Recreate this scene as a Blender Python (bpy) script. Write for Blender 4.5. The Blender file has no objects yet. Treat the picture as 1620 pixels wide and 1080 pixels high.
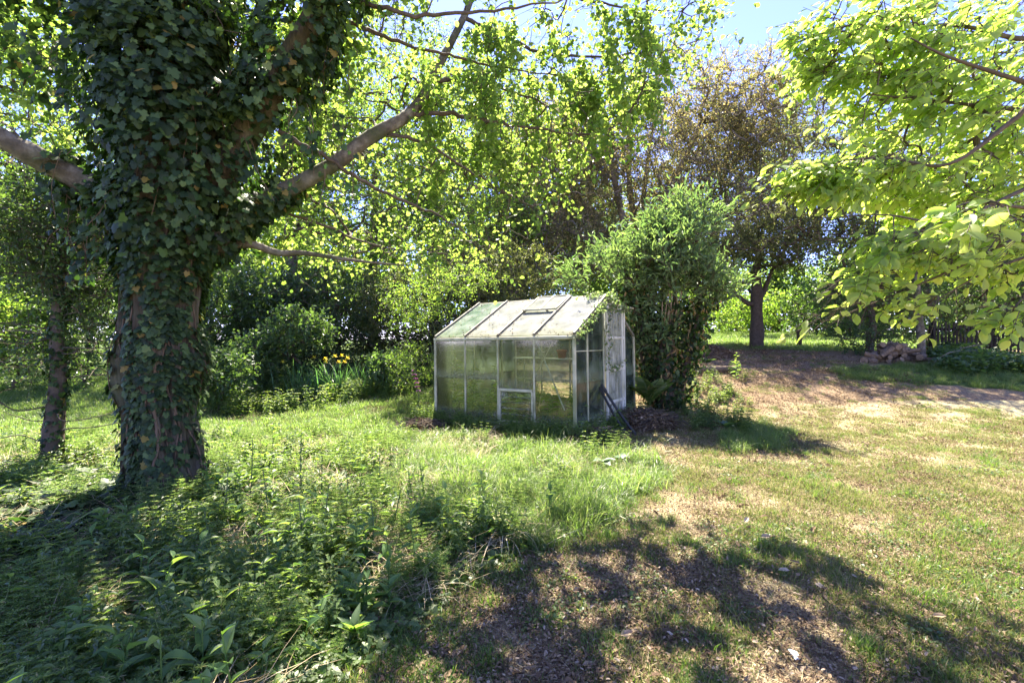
import bpy, math, random
import numpy as np
from mathutils import Vector, Matrix, noise as mnoise

R = math.radians
rng = np.random.default_rng(11)
random.seed(11)
S = bpy.context.scene

# ------------------------------------------------------------------ camera, world, sun, exposure
EYE = 1.4
FPX = 720.0
cam = bpy.data.cameras.new('camera'); cam.lens = 16; cam.sensor_width = 36
cam.clip_start = 0.05; cam.clip_end = 2000
co = bpy.data.objects.new('camera', cam); S.collection.objects.link(co)
co.location = (0, 0, EYE); co.rotation_euler = (R(90), 0, 0)
S.camera = co

SUN_EL, SUN_AZ = 57.0, -7.0      # azimuth measured from the view direction, negative to the left
sdir = np.array([math.sin(R(SUN_AZ)) * math.cos(R(SUN_EL)), math.cos(R(SUN_AZ)) * math.cos(R(SUN_EL)), math.sin(R(SUN_EL))])
w = bpy.data.worlds.new('World'); S.world = w; w.use_nodes = True
nt = w.node_tree; nt.nodes.clear()
sky = nt.nodes.new('ShaderNodeTexSky'); sky.sky_type = 'NISHITA'; sky.sun_disc = False
sky.sun_elevation = R(SUN_EL); sky.sun_rotation = R(SUN_AZ)
sky.air_density = 0.75; sky.dust_density = 0.1; sky.ozone_density = 2.5; sky.altitude = 50
tc = nt.nodes.new('ShaderNodeTexCoord'); mp = nt.nodes.new('ShaderNodeMapping'); mp.inputs['Scale'].default_value = (1, 1, 2.6)
cn = nt.nodes.new('ShaderNodeTexNoise'); cn.inputs['Scale'].default_value = 2.3; cn.inputs['Detail'].default_value = 7; cn.inputs['Roughness'].default_value = .6
cr = nt.nodes.new('ShaderNodeValToRGB'); cr.color_ramp.elements[0].position = .58; cr.color_ramp.elements[1].position = .78
cmix = nt.nodes.new('ShaderNodeMixRGB'); cmix.inputs[2].default_value = (3.6, 3.7, 3.9, 1)
bg = nt.nodes.new('ShaderNodeBackground'); bg.inputs[1].default_value = 0.115
wo = nt.nodes.new('ShaderNodeOutputWorld')
L = nt.links.new
L(tc.outputs['Generated'], mp.inputs[0]); L(mp.outputs[0], cn.inputs['Vector']); L(cn.outputs[0], cr.inputs[0])
wb = nt.nodes.new('ShaderNodeMixRGB'); wb.blend_type = 'MULTIPLY'; wb.inputs[0].default_value = 1; wb.inputs[2].default_value = (.72, .62, .90, 1)
L(sky.outputs[0], wb.inputs[1]); L(cr.outputs[0], cmix.inputs[0]); L(wb.outputs[0], cmix.inputs[1]); L(cmix.outputs[0], bg.inputs[0]); L(bg.outputs[0], wo.inputs[0])
sun = bpy.data.lights.new('sun', 'SUN'); sun.energy = 5.0; sun.angle = R(0.5); sun.color = (1, .91, .75)
so = bpy.data.objects.new('sun', sun); S.collection.objects.link(so)
so.rotation_euler = Vector(sdir).to_track_quat('Z', 'Y').to_euler(); so.location = (0, 0, 30)
S.view_settings.view_transform = 'Standard'; S.view_settings.look = 'None'
S.view_settings.exposure = 2.62; S.view_settings.gamma = 1; S.view_settings.use_curve_mapping = False
S.cycles.max_bounces = 10; S.cycles.diffuse_bounces = 4; S.cycles.transmission_bounces = 6; S.cycles.glossy_bounces = 2
S.cycles.transparent_max_bounces = 10; S.cycles.use_denoising = True
S.cycles.sample_clamp_indirect = 6

# ------------------------------------------------------------------ ground shape and pixel helpers
def smooth(x, a, b):
    t = np.clip((np.asarray(x, float) - a) / (b - a), 0, 1)
    return t * t * (3 - 2 * t)
_sy = [-30, 6.8, 8, 9, 11, 13, 16, 30, 60, 200]
_sz = [0, 0, .05, .25, .70, .98, 1.2, 1.95, 2.7, 4.0]
def vnoise(x, y, s, seed=0):
    """smooth value noise on arrays, 0..1"""
    x = np.asarray(x, float) * s + seed * 17.13; y = np.asarray(y, float) * s + seed * 5.71
    xi = np.floor(x); yi = np.floor(y); fx = x - xi; fy = y - yi
    fx = fx * fx * (3 - 2 * fx); fy = fy * fy * (3 - 2 * fy)
    def h(a, b):
        v = np.sin(a * 127.1 + b * 311.7 + seed * 74.7) * 43758.5453
        return v - np.floor(v)
    return (h(xi, yi) * (1 - fx) + h(xi + 1, yi) * fx) * (1 - fy) + (h(xi, yi + 1) * (1 - fx) + h(xi + 1, yi + 1) * fx) * fy
def H(x, y):
    x = np.asarray(x, float); y = np.asarray(y, float)
    base = np.interp(y, _sy, _sz)
    wgt = .55 + .45 * smooth(x, -1.5, 2.5)
    n = (vnoise(x, y, 1.1, 3) - .5) * .06 + (vnoise(x, y, 3.7, 4) - .5) * .025
    mound = .04 * np.exp(-((x + 3.05) ** 2 + (y - 4.05) ** 2) / .9)
    return base * wgt + n + mound
def Hs(x, y): return float(H(x, y))
def at(px, py, d):
    return np.array([(px - 810) / FPX * d, d, EYE + (540 - py) / FPX * d])
def G(px, py):
    """ground point under a picture point"""
    t = np.linspace(1.2, 80, 8000)
    x = (px - 810) / FPX * t; z = EYE + (540 - py) / FPX * t
    below = z < H(x, t)
    i = int(np.argmax(below)) if below.any() else len(t) - 1
    return np.array([x[i], t[i], Hs(x[i], t[i])])
def PX(p):
    p = np.atleast_2d(p); d = np.maximum(p[:, 1], .3)
    return np.stack([810 + FPX * p[:, 0] / d, 540 - FPX * (p[:, 2] - EYE) / d], 1)
def inpoly(q, poly):
    x, y = q[:, 0], q[:, 1]; c = np.zeros(len(q), bool); n = len(poly)
    for i in range(n):
        x1, y1 = poly[i]; x2, y2 = poly[(i + 1) % n]
        if y1 == y2: continue
        c ^= ((y1 > y) != (y2 > y)) & (x < (x2 - x1) * (y - y1) / (y2 - y1) + x1)
    return c
LIT = [
 ([(955, 800), (1060, 715), (1250, 700), (1640, 690), (1750, 1200), (1560, 1100), (1500, 1010), (1290, 860), (1150, 825), (1010, 815)], .10),
 ([(640, 685), (960, 695), (1060, 760), (930, 835), (760, 850), (640, 760)], .12),
 ([(340, 690), (650, 680), (650, 860), (430, 890), (345, 800)], .18),
 ([(360, 700), (400, 630), (690, 600), (690, 690)], .25),
 ([(50, 900), (160, 880), (190, 1000), (60, 990)], .35),
]
def light_keep(P, soft=0.):
    """which clusters may stay so that the sunlit patches of the photograph stay sunlit"""
    P = np.atleast_2d(P)
    t = (P[:, 2] - .05) / sdir[2]
    g = P - sdir[None] * t[:, None]; g[:, 2] = H(g[:, 0], g[:, 1])
    q = PX(g); keep = np.ones(len(P)); front = g[:, 1] > 1.0
    for poly, k in LIT:
        m = inpoly(q, poly) & front
        keep[m] = np.minimum(keep[m], k)
    t2 = (P[:, 2] - 1.8) / sdir[2]; g2 = P - sdir[None] * t2[:, None]
    lx, ly = gh_local(g2[:, 0], g2[:, 1])
    m = (lx > -.4) & (lx < 3.0) & (ly > -.5) & (ly < 2.6) & (t2 > 0)
    keep[m] = np.minimum(keep[m], .10)
    return rng.random(len(P)) < np.maximum(keep, soft)
FLECKS = [(952, 983, 26, 30), (1018, 998, 24, 22), (1073, 1003, 24, 20), (972, 892, 26, 18), (1083, 887, 26, 18), (1220, 938, 26, 22), (825, 1054, 36, 22), (977, 1044, 30, 20), (1205, 1049, 20, 22),
          (868, 862, 40, 14), (800, 905, 30, 12), (745, 960, 22, 14), (1140, 1060, 26, 16), (49, 918, 60, 26), (143, 997, 60, 30), (326, 972, 30, 26), (445, 958, 36, 20), (503, 923, 40, 22), (755, 859, 60, 26),
          (430, 900, 40, 20), (590, 960, 26, 16), (620, 880, 34, 18), (230, 930, 30, 16), (660, 1030, 30, 16), (540, 1000, 22, 16), (380, 1030, 26, 14), (420, 870, 90, 36), (540, 930, 60, 30), (250, 880, 60, 22), (100, 970, 80, 22), (350, 975, 60, 22), (200, 1045, 80, 22), (500, 1050, 60, 20), (30, 1030, 50, 20), (640, 925, 50, 20)]
def sun_gaps(Q, dap=.80, lit=.88):
    """single leaves that leave the gaps through which the sun flecks of the photograph fall"""
    t = (Q[:, 2] - .05) / sdir[2]; g = Q - sdir[None] * t[:, None]; g[:, 2] = H(g[:, 0], g[:, 1])
    t = (Q[:, 2] - g[:, 2]) / sdir[2]; g = Q - sdir[None] * t[:, None]
    q = PX(g); fr = g[:, 1] > 1; drop = np.zeros(len(Q)); 
    for poly, k in LIT[:4]: drop[inpoly(q, poly) & fr] = lit
    for cx, cy, rx, ry in FLECKS: drop[((((q[:, 0] - cx) / rx) ** 2 + ((q[:, 1] - cy) / ry) ** 2) < 1) & fr] = .93
    s1 = np.where(g[:, 1] > 5.5, 1.5, 3.0); s2 = s1 * 2.6
    n = np.where(g[:, 1] > 5.5, vnoise(g[:, 0], g[:, 1], 1.5, 13) * .5 + vnoise(g[:, 0], g[:, 1], 3.6, 14) * .5, vnoise(g[:, 0], g[:, 1], 3.6, 15) * .5 + vnoise(g[:, 0], g[:, 1], 8.5, 16) * .5)
    thr = np.where(g[:, 1] > 5.5, .44, .43); drop = np.maximum(drop, np.where(n > thr, dap, 0))
    return rng.random(len(Q)) > drop
GH_O = np.array([-1.3, 7.8]); GH_U = np.array([.832, -.553]); GH_V = np.array([.553, .832])
def gh_local(x, y):
    dx = np.asarray(x) - GH_O[0]; dy = np.asarray(y) - GH_O[1]
    return dx * GH_U[0] + dy * GH_U[1], dx * GH_V[0] + dy * GH_V[1]

# ------------------------------------------------------------------ object helpers
def tag(o, label=None, cat=None, group=None, kind=None):
    if label: o['label'] = label
    if cat: o['category'] = cat
    if group: o['group'] = group
    if kind: o['kind'] = kind
    return o
def empty(name, loc=(0, 0, 0), rz=0, **k):
    o = bpy.data.objects.new(name, None); S.collection.objects.link(o)
    o.location = tuple(float(v) for v in loc); o.rotation_euler = (0, 0, rz); o.empty_display_size = .1
    return tag(o, **k)
def link_mesh(name, me, parent=None, **k):
    o = bpy.data.objects.new(name, me); S.collection.objects.link(o)
    if parent is not None:
        o.parent = parent
    return tag(o, **k)
class Geo:
    """collects vertices and faces (tris or quads) and one float per vertex called var"""
    def __init__(s): s.v = []; s.f = []; s.n = 0; s.a = []; s.mi = []
    def add(s, v, faces, var=None, mi=0):
        v = np.asarray(v, float).reshape(-1, 3)
        s.v.append(v)
        fs = faces if isinstance(faces, list) else [faces]
        for f in fs:
            f = np.asarray(f, np.int64) + s.n
            s.f.append(f); s.mi.append(np.full(len(f), mi))
        s.a.append(np.zeros(len(v)) if var is None else np.broadcast_to(np.asarray(var, float), (len(v),)))
        s.n += len(v)
    def mesh(s, name, mats, smooth_=False, origin=None):
        me = bpy.data.meshes.new(name)
        if not isinstance(mats, (list, tuple)): mats = [mats]
        for m in mats: me.materials.append(m)
        if s.n:
            v = np.concatenate(s.v)
            if origin is not None: v = v - np.asarray(origin)[None]
            me.vertices.add(len(v)); me.vertices.foreach_set('co', v.astype(np.float32).ravel())
            loops = np.concatenate([f.ravel() for f in s.f])
            tot = np.concatenate([np.full(len(f), f.shape[1]) for f in s.f])
            st = np.concatenate([[0], np.cumsum(tot)[:-1]])
            me.loops.add(len(loops)); me.loops.foreach_set('vertex_index', loops.astype(np.int32))
            me.polygons.add(len(tot)); me.polygons.foreach_set('loop_start', st.astype(np.int32))
            me.polygons.foreach_set('material_index', np.concatenate(s.mi).astype(np.int32))
            me.polygons.foreach_set('use_smooth', np.full(len(tot), bool(smooth_)))
            at_ = me.attributes.new('var', 'FLOAT', 'POINT'); at_.data.foreach_set('value', np.concatenate(s.a).astype(np.float32))
            me.update(calc_edges=True); me.validate()
        return me
    def build(s, name, mats, parent=None, smooth_=False, **k):
        origin = None if parent is None else np.array(parent.get('_o', (0, 0, 0)), float)
        o = link_mesh(name, s.mesh(name, mats, smooth_, origin), parent, **k)
        return o
def thing(name, base, **k):
    """an Empty at the base of a thing; its parts are made in world coordinates and shifted"""
    o = empty(name, base, **k); o['_o'] = [float(v) for v in base]
    return o
def box(g, c, s, M=None, mi=0, var=0):
    c = np.asarray(c, float); h = np.asarray(s, float) / 2
    v = np.array([[x, y, z] for z in (-1, 1) for y in (-1, 1) for x in (-1, 1)], float) * h + c
    if M is not None: v = (np.asarray(M)[:3, :3] @ v.T).T + np.asarray(M)[:3, 3]
    g.add(v, np.array([[0, 2, 3, 1], [4, 5, 7, 6], [0, 1, 5, 4], [2, 6, 7, 3], [0, 4, 6, 2], [1, 3, 7, 5]]), var, mi)
def bar(g, a, b, wx, wy, up=(0, 0, 1), mi=0, var=0, ch=.18):
    """chamfered bar (8-sided) between two points"""
    a = np.asarray(a, float); b = np.asarray(b, float); t = (b - a) / np.linalg.norm(b - a)
    u = np.asarray(up, float); u = u - t * (u @ t)
    if np.linalg.norm(u) < 1e-3: u = np.array([1., 0, 0]); u = u - t * (u @ t)
    u /= np.linalg.norm(u); s_ = np.cross(t, u)
    c = min(wx, wy) * ch
    prof = [(-wx / 2 + c, -wy / 2), (wx / 2 - c, -wy / 2), (wx / 2, -wy / 2 + c), (wx / 2, wy / 2 - c), (wx / 2 - c, wy / 2), (-wx / 2 + c, wy / 2), (-wx / 2, wy / 2 - c), (-wx / 2, -wy / 2 + c)]
    v = [p + s_ * x + u * y for p in (a, b) for x, y in prof]
    n = 8; q = np.array([[i, (i + 1) % n, (i + 1) % n + n, i + n] for i in range(n)])
    caps = [np.array([[n - 1 - i for i in range(n)]]), np.array([[n + i for i in range(n)]])]
    g.add(v, [q] + caps, var, mi)
def perp(t):
    """two unit normals for every row of t"""
    r = np.where(np.abs(t[:, 2:3]) < .85, np.array([[0, 0, 1.]]), np.array([[1., 0, 0]]))
    a = np.cross(t, r); a /= np.linalg.norm(a, axis=1, keepdims=True) + 1e-9
    return a, np.cross(t, a)
def segs(g, A, B, ra, rb, sides=4, var=0, mi=0):
    """many straight tapered segments at once"""
    A = np.atleast_2d(A); B = np.atleast_2d(B); n = len(A)
    if n == 0: return
    t = B - A; t = t / (np.linalg.norm(t, axis=1, keepdims=True) + 1e-9)
    u, v_ = perp(t); ang = np.arange(sides) / sides * 2 * np.pi
    ring = u[:, None] * np.cos(ang)[None, :, None] + v_[:, None] * np.sin(ang)[None, :, None]
    ra = np.broadcast_to(ra, (n,)); rb = np.broadcast_to(rb, (n,))
    V = np.concatenate([A[:, None] + ring * ra[:, None, None], B[:, None] + ring * rb[:, None, None]], 1)
    i = np.arange(sides); j = (i + 1) % sides
    q = np.stack([i, j, j + sides, i + sides], 1)
    F = (q[None] + (np.arange(n) * 2 * sides)[:, None, None]).reshape(-1, 4)
    if np.ndim(var): var = np.repeat(var, 2 * sides)
    g.add(V.reshape(-1, 3), F, var, mi)
def catmull(P, k=6):
    P = np.asarray(P, float); Q = np.vstack([2 * P[0] - P[1], P, 2 * P[-1] - P[-2]]); out = []
    for i in range(1, len(Q) - 2):
        for s_ in np.arange(k) / k:
            a, b, c, d = Q[i - 1], Q[i], Q[i + 1], Q[i + 2]
            out.append(.5 * ((2 * b) + (-a + c) * s_ + (2 * a - 5 * b + 4 * c - d) * s_ ** 2 + (-a + 3 * b - 3 * c + d) * s_ ** 3))
    out.append(P[-1]); return np.array(out)
def tube(g, P, r, sides=8, mi=0, var=0, rough=0, seed=0, cap=True):
    """smooth tube along a polyline, with optional bark bumps"""
    P = np.asarray(P, float); n = len(P); r = np.broadcast_to(r, (n,)).astype(float)
    T = np.gradient(P, axis=0); T /= np.linalg.norm(T, axis=1, keepdims=True) + 1e-9
    u = np.zeros_like(P); a, _ = perp(T[:1]); u[0] = a[0]
    for i in range(1, n):
        k = u[i - 1] - T[i] * (u[i - 1] @ T[i]); u[i] = k / (np.linalg.norm(k) + 1e-9)
    v_ = np.cross(T, u); ang = np.arange(sides) / sides * 2 * np.pi
    rr = np.repeat(r[:, None], sides, 1)
    if rough:
        s_ = np.arange(n)[:, None]; an = ang[None]
        k = vnoise(np.cos(an) * 3 + 9 + seed, s_ * .55 + np.sin(an) * 3, 1.0, seed) - .5
        k2 = vnoise(np.cos(an) * 1.2 + 9 + seed, s_ * .2 + np.sin(an) * 1.2, 1.0, seed + 1) - .5
        rr = rr * (1 + rough * (k + k2))
    V = P[:, None] + (u[:, None] * np.cos(ang)[None, :, None] + v_[:, None] * np.sin(ang)[None, :, None]) * rr[..., None]
    i = np.arange(sides); j = (i + 1) % sides
    q = np.stack([i, j, j + sides, i + sides], 1)
    F = [(q[None] + (np.arange(n - 1) * sides)[:, None, None]).reshape(-1, 4)]
    if cap:
        F.append(np.array([[(n - 1) * sides + k for k in range(sides)]])); F.append(np.array([[sides - 1 - k for k in range(sides)]]))
    g.add(V.reshape(-1, 3), F, var, mi)

# ---- leaves: templates are (u along, v across, w up) with faces
def T_grid(rows, fold=.12, arch=.18, tip=0):
    V, F = [], []
    for (u, w_) in rows:
        for s_ in (-1, 0, 1):
            V.append((u, s_ * w_, fold * abs(s_) * w_ * 2 - arch * u * u + tip * u))
    for r in range(len(rows) - 1):
        for c in range(2):
            a = r * 3 + c; F.append((a, a + 1, a + 4, a + 3))
    return np.array(V), [np.array(F)]
T_Q = (np.array([(0, 0, 0), (.45, -.5, .06), (1, 0, -.08), (.5, .5, .06)], float), [np.array([[0, 1, 2, 3]])])
T_R = (np.array([(0, 0, 0), (.3, -.48, .1), (.78, -.36, .08), (1, 0, -.06), (.78, .36, .08), (.3, .48, .1)], float), [np.array([[0, 1, 2, 3], [0, 3, 4, 5]])])
T_L = (np.array([(0, 0, 0), (.3, -.5, .08), (.7, -.38, .02), (1, 0, -.2), (.7, .38, .02), (.3, .5, .08)], float), [np.array([[0, 1, 2, 3], [0, 3, 4, 5]])])
T_BIG = T_grid([(0, .02), (.14, .24), (.38, .42), (.62, .5), (.84, .40), (1, .05)], .10, .22)
T_LANCE = T_grid([(0, .03), (.12, .28), (.35, .5), (.62, .42), (.85, .2), (1, .02)], .16, .32)
T_HEART = T_grid([(-.08, .18), (.1, .46), (.35, .55), (.65, .38), (.9, .12), (1, .01)], .10, .2)
_io = [(.06, 0), (-.10, .22), (.02, .46), (.22, .40), (.42, .62), (.55, .34), (.78, .30), (1.05, 0)]
_iv = [(.38, 0, .06)] + [(u, -v, -.05 * (v > .4)) for u, v in _io] + [(u, v, -.05 * (v > .4)) for u, v in _io[-2:0:-1]]
T_IVY = (np.array(_iv, float), [np.array([[0, i, i % (len(_iv) - 1) + 1] for i in range(1, len(_iv))])])
def leaves(g, P, D, N, ln, wr, T, var, mi=0):
    """place a leaf at every row of P, pointing along D with face normal near N"""
    P = np.atleast_2d(P); n = len(P)
    if n == 0: return
    D = D / (np.linalg.norm(D, axis=1, keepdims=True) + 1e-9)
    N = N - D * np.sum(N * D, 1, keepdims=True); N = N / (np.linalg.norm(N, axis=1, keepdims=True) + 1e-9)
    s_ = np.cross(N, D); ln = np.broadcast_to(ln, (n,)); tv, tf = T
    V = P[:, None] + ln[:, None, None] * (tv[None, :, 0:1] * D[:, None] + tv[None, :, 1:2] * wr * s_[:, None] + tv[None, :, 2:3] * N[:, None])
    k = len(tv)
    F = [(f[None] + (np.arange(n) * k)[:, None, None]).reshape(-1, f.shape[1]) for f in tf]
    g.add(V.reshape(-1, 3), F, np.repeat(np.broadcast_to(var, (n,)), k), mi)
def rv(n, z=0):
    v = rng.normal(size=(n, 3)); v[:, 2] += z
    return v / (np.linalg.norm(v, axis=1, keepdims=True) + 1e-9)

# ------------------------------------------------------------------ materials
def mat(name):
    m = bpy.data.materials.new(name); m.use_nodes = True; n = m.node_tree; n.nodes.clear()
    return m, n, n.nodes.new('ShaderNodeOutputMaterial')
def N_(n, t, **k):
    x = n.nodes.new('ShaderNode' + t)
    for a, b in k.items(): setattr(x, a, b)
    return x
def ramp(n, stops):
    r = N_(n, 'ValToRGB'); e = r.color_ramp.elements
    while len(e) < len(stops): e.new(.5)
    for i, (p, c) in enumerate(stops):
        e[i].position = p; e[i].color = tuple(c) + (1,)
    return r
def leaf_mat(name, cols, trans, tmix=.5, rough=.5, spec=.35, under=None):
    """cols: list of (pos, rgb) reflectance by leaf; trans: list of (pos, rgb) light let through"""
    m, n, out = mat(name); l = n.links.new
    a = N_(n, 'Attribute', attribute_name='var'); oi = N_(n, 'ObjectInfo')
    ad = N_(n, 'Math', operation='ADD'); fr = N_(n, 'Math', operation='FRACT')
    l(a.outputs['Fac'], ad.inputs[0]); l(oi.outputs['Random'], ad.inputs[1]); l(ad.outputs[0], fr.inputs[0])
    c = ramp(n, cols); t = ramp(n, trans); l(fr.outputs[0], c.inputs[0]); l(fr.outputs[0], t.inputs[0])
    b = N_(n, 'BsdfPrincipled'); b.inputs['Roughness'].default_value = rough; b.inputs['Specular IOR Level'].default_value = spec
    col = c.outputs[0]
    if under:
        geo = N_(n, 'NewGeometry'); mx = N_(n, 'MixRGB'); mx.inputs[2].default_value = tuple(under) + (1,)
        l(geo.outputs['Backfacing'], mx.inputs[0]); l(col, mx.inputs[1]); col = mx.outputs[0]
    l(col, b.inputs['Base Color'])
    tr = N_(n, 'BsdfTranslucent'); l(t.outputs[0], tr.inputs[0])
    mx = N_(n, 'MixShader'); mx.inputs[0].default_value = tmix
    l(b.outputs[0], mx.inputs[1]); l(tr.outputs[0], mx.inputs[2]); l(mx.outputs[0], out.inputs[0])
    return m
def surf_mat(name, c1, c2, scale=8, stretch=(1, 1, 1), rough=.85, bump=.4, bscale=None, c3=None, moss=None, dist=.02, detail=8):
    m, n, out = mat(name); l = n.links.new
    t = N_(n, 'TexCoord'); mpg = N_(n, 'Mapping'); mpg.inputs['Scale'].default_value = stretch
    l(t.outputs['Object'], mpg.inputs[0])
    no = N_(n, 'TexNoise'); no.inputs['Scale'].default_value = scale; no.inputs['Detail'].default_value = detail; no.inputs['Roughness'].default_value = .65
    l(mpg.outputs[0], no.inputs['Vector'])
    r = ramp(n, [(.32, c1), (.68, c2)] if c3 is None else [(.3, c1), (.5, c2), (.7, c3)]); l(no.outputs[0], r.inputs[0])
    col = r.outputs[0]
    if moss:
        n3 = N_(n, 'TexNoise'); n3.inputs['Scale'].default_value = 3.2; n3.inputs['Detail'].default_value = 6
        l(t.outputs['Object'], n3.inputs['Vector'])
        r3 = N_(n, 'MapRange'); r3.inputs[1].default_value = .48; r3.inputs[2].default_value = .66; l(n3.outputs[0], r3.inputs[0])
        mx = N_(n, 'MixRGB'); mx.inputs[2].default_value = tuple(moss) + (1,); l(r3.outputs[0], mx.inputs[0]); l(col, mx.inputs[1]); col = mx.outputs[0]
    b = N_(n, 'BsdfPrincipled'); b.inputs['Roughness'].default_value = rough; b.inputs['Specular IOR Level'].default_value = .25
    l(col, b.inputs['Base Color'])
    n2 = N_(n, 'TexNoise'); n2.inputs['Scale'].default_value = bscale or scale * 2.2; n2.inputs['Detail'].default_value = 8; l(mpg.outputs[0], n2.inputs['Vector'])
    bp = N_(n, 'Bump'); bp.inputs['Strength'].default_value = bump; bp.inputs['Distance'].default_value = dist
    l(n2.outputs[0], bp.inputs['Height']); l(bp.outputs[0], b.inputs['Normal']); l(b.outputs[0], out.inputs[0])
    return m
g3 = lambda a, b, c: (a, b, c)
M = {}
M['canopy'] = leaf_mat('canopy_leaf', [(0, (.05, .10, .018)), (.6, (.07, .13, .02)), (1, (.11, .16, .03))],
                       [(0, (.22, .38, .05)), (.6, (.36, .52, .07)), (1, (.58, .70, .14))], .55, .42, .4)
M['magnolia'] = leaf_mat('broad_leaf', [(0, (.09, .16, .04)), (.7, (.12, .20, .05)), (1, (.16, .22, .08))],
                         [(0, (.44, .66, .07)), (.6, (.60, .80, .11)), (1, (.78, .90, .22))], .66, .45, .3, under=(.17, .22, .12))
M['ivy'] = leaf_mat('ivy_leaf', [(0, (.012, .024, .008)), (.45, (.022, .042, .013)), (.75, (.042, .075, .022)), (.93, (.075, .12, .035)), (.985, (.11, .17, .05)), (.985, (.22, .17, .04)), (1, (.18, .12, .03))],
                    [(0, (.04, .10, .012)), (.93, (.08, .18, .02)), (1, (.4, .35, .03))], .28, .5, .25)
M['dark_leaf'] = leaf_mat('evergreen_leaf', [(0, (.028, .052, .02)), (.6, (.045, .078, .028)), (1, (.075, .115, .04))],
                          [(0, (.08, .16, .025)), (1, (.20, .33, .045))], .35, .38, .45)
M['hedge_leaf'] = leaf_mat('hedge_leaf', [(0, (.04, .078, .03)), (.6, (.06, .105, .042)), (1, (.09, .14, .06))],
                           [(0, (.12, .24, .035)), (1, (.26, .42, .06))], .4, .4, .45)
M['oak_leaf'] = leaf_mat('olive_brown_leaf', [(0, (.07, .085, .03)), (.5, (.12, .12, .05)), (.7, (.20, .17, .08)), (1, (.32, .25, .12))],
                         [(0, (.24, .28, .06)), (.5, (.40, .38, .10)), (1, (.66, .52, .20))], .45, .5, .3)
M['olive_leaf'] = leaf_mat('olive_leaf', [(0, (.05, .07, .025)), (.6, (.08, .10, .035)), (1, (.13, .13, .055))],
                           [(0, (.14, .20, .03)), (1, (.36, .38, .09))], .4, .5, .3)
M['bright_leaf'] = leaf_mat('young_leaf', [(0, (.06, .11, .025)), (.6, (.09, .15, .03)), (1, (.13, .18, .05))],
                            [(0, (.20, .38, .035)), (.6, (.32, .52, .05)), (1, (.48, .60, .08))], .5, .5, .3)
M['pale_leaf'] = leaf_mat('pale_leaf', [(0, (.08, .12, .05)), (.6, (.12, .16, .08)), (1, (.17, .20, .12))],
                          [(0, (.16, .28, .06)), (1, (.35, .46, .14))], .45, .5, .3)
M['buddleia'] = leaf_mat('buddleia_leaf', [(0, (.07, .12, .05)), (.6, (.11, .165, .075)), (1, (.17, .22, .12))],
                         [(0, (.13, .26, .05)), (1, (.32, .46, .10))], .42, .5, .3, under=(.14, .20, .10))
M['grass'] = leaf_mat('grass_blade', [(0, (.04, .09, .018)), (.55, (.07, .13, .022)), (.85, (.11, .16, .035)), (1, (.26, .22, .09))],
                      [(0, (.11, .26, .025)), (.55, (.20, .38, .03)), (.85, (.32, .46, .05)), (1, (.42, .36, .14))], .42, .45, .35)
M['lush_grass'] = leaf_mat('lush_grass', [(0, (.06, .11, .025)), (.6, (.10, .15, .04)), (.9, (.15, .19, .06)), (1, (.30, .27, .13))],
                      [(0, (.18, .34, .05)), (.6, (.30, .46, .07)), (.9, (.44, .58, .12)), (1, (.5, .45, .2))], .45, .4, .4)
M['lawn_grass'] = leaf_mat('lawn_grass', [(0, (.06, .10, .02)), (.5, (.10, .14, .03)), (.62, (.20, .18, .07)), (1, (.34, .27, .13))],
                      [(0, (.14, .26, .03)), (.5, (.26, .34, .05)), (1, (.38, .32, .14))], .38, .55, .25)
M['herb'] = leaf_mat('herb_leaf', [(0, (.04, .075, .025)), (.6, (.075, .12, .04)), (1, (.12, .165, .07))],
                     [(0, (.14, .26, .03)), (.6, (.28, .42, .05)), (1, (.48, .58, .10))], .46, .42, .4)
M['dead'] = leaf_mat('dead_leaf', [(0, (.08, .05, .03)), (.5, (.17, .115, .07)), (.9, (.26, .19, .12)), (1, (.42, .34, .25))],
                     [(0, (.05, .03, .01)), (1, (.18, .12, .06))], .15, .8, .15)
M['straw'] = leaf_mat('dry_straw', [(0, (.22, .16, .09)), (.5, (.40, .32, .18)), (1, (.62, .53, .36))],
                      [(0, (.14, .09, .03)), (1, (.30, .22, .10))], .25, .7, .2)
M['dock'] = leaf_mat('dock_leaf', [(0, (.05, .105, .035)), (.6, (.075, .14, .05)), (1, (.12, .18, .08))],
                     [(0, (.16, .32, .03)), (1, (.40, .56, .08))], .42, .42, .4)
M['woodland'] = leaf_mat('woodland_leaf', [(0, (.05, .09, .03)), (1, (.10, .15, .06))], [(0, (.18, .34, .04)), (1, (.40, .54, .09))], .45, .5, .3)
M['iris_leaf'] = leaf_mat('iris_leaf', [(0, (.05, .11, .05)), (1, (.10, .17, .07))], [(0, (.12, .30, .06)), (1, (.2, .42, .08))], .35, .35, .45)
M['yellow'] = leaf_mat('yellow_petal', [(0, (.72, .60, .05)), (1, (.80, .70, .08))], [(0, (.7, .5, .02)), (1, (.8, .6, .03))], .4, .5, .2)
M['pink'] = leaf_mat('pink_petal', [(0, (.50, .14, .28)), (1, (.62, .25, .40))], [(0, (.5, .15, .3)), (1, (.6, .25, .4))], .4, .5, .2)
M['white_flower'] = leaf_mat('white_petal', [(0, (.7, .72, .68)), (1, (.8, .8, .76))], [(0, (.5, .5, .45)), (1, (.6, .6, .5))], .4, .5, .2)
M['silver_leaf'] = leaf_mat('silvery_leaf', [(0, (.12, .18, .11)), (1, (.22, .28, .20))], [(0, (.12, .22, .08)), (1, (.2, .3, .12))], .25, .3, .55)
M['rusty'] = leaf_mat('rusty_leaf', [(0, (.20, .12, .05)), (1, (.34, .26, .12))], [(0, (.2, .12, .04)), (1, (.3, .22, .08))], .3, .6, .2)
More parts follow.
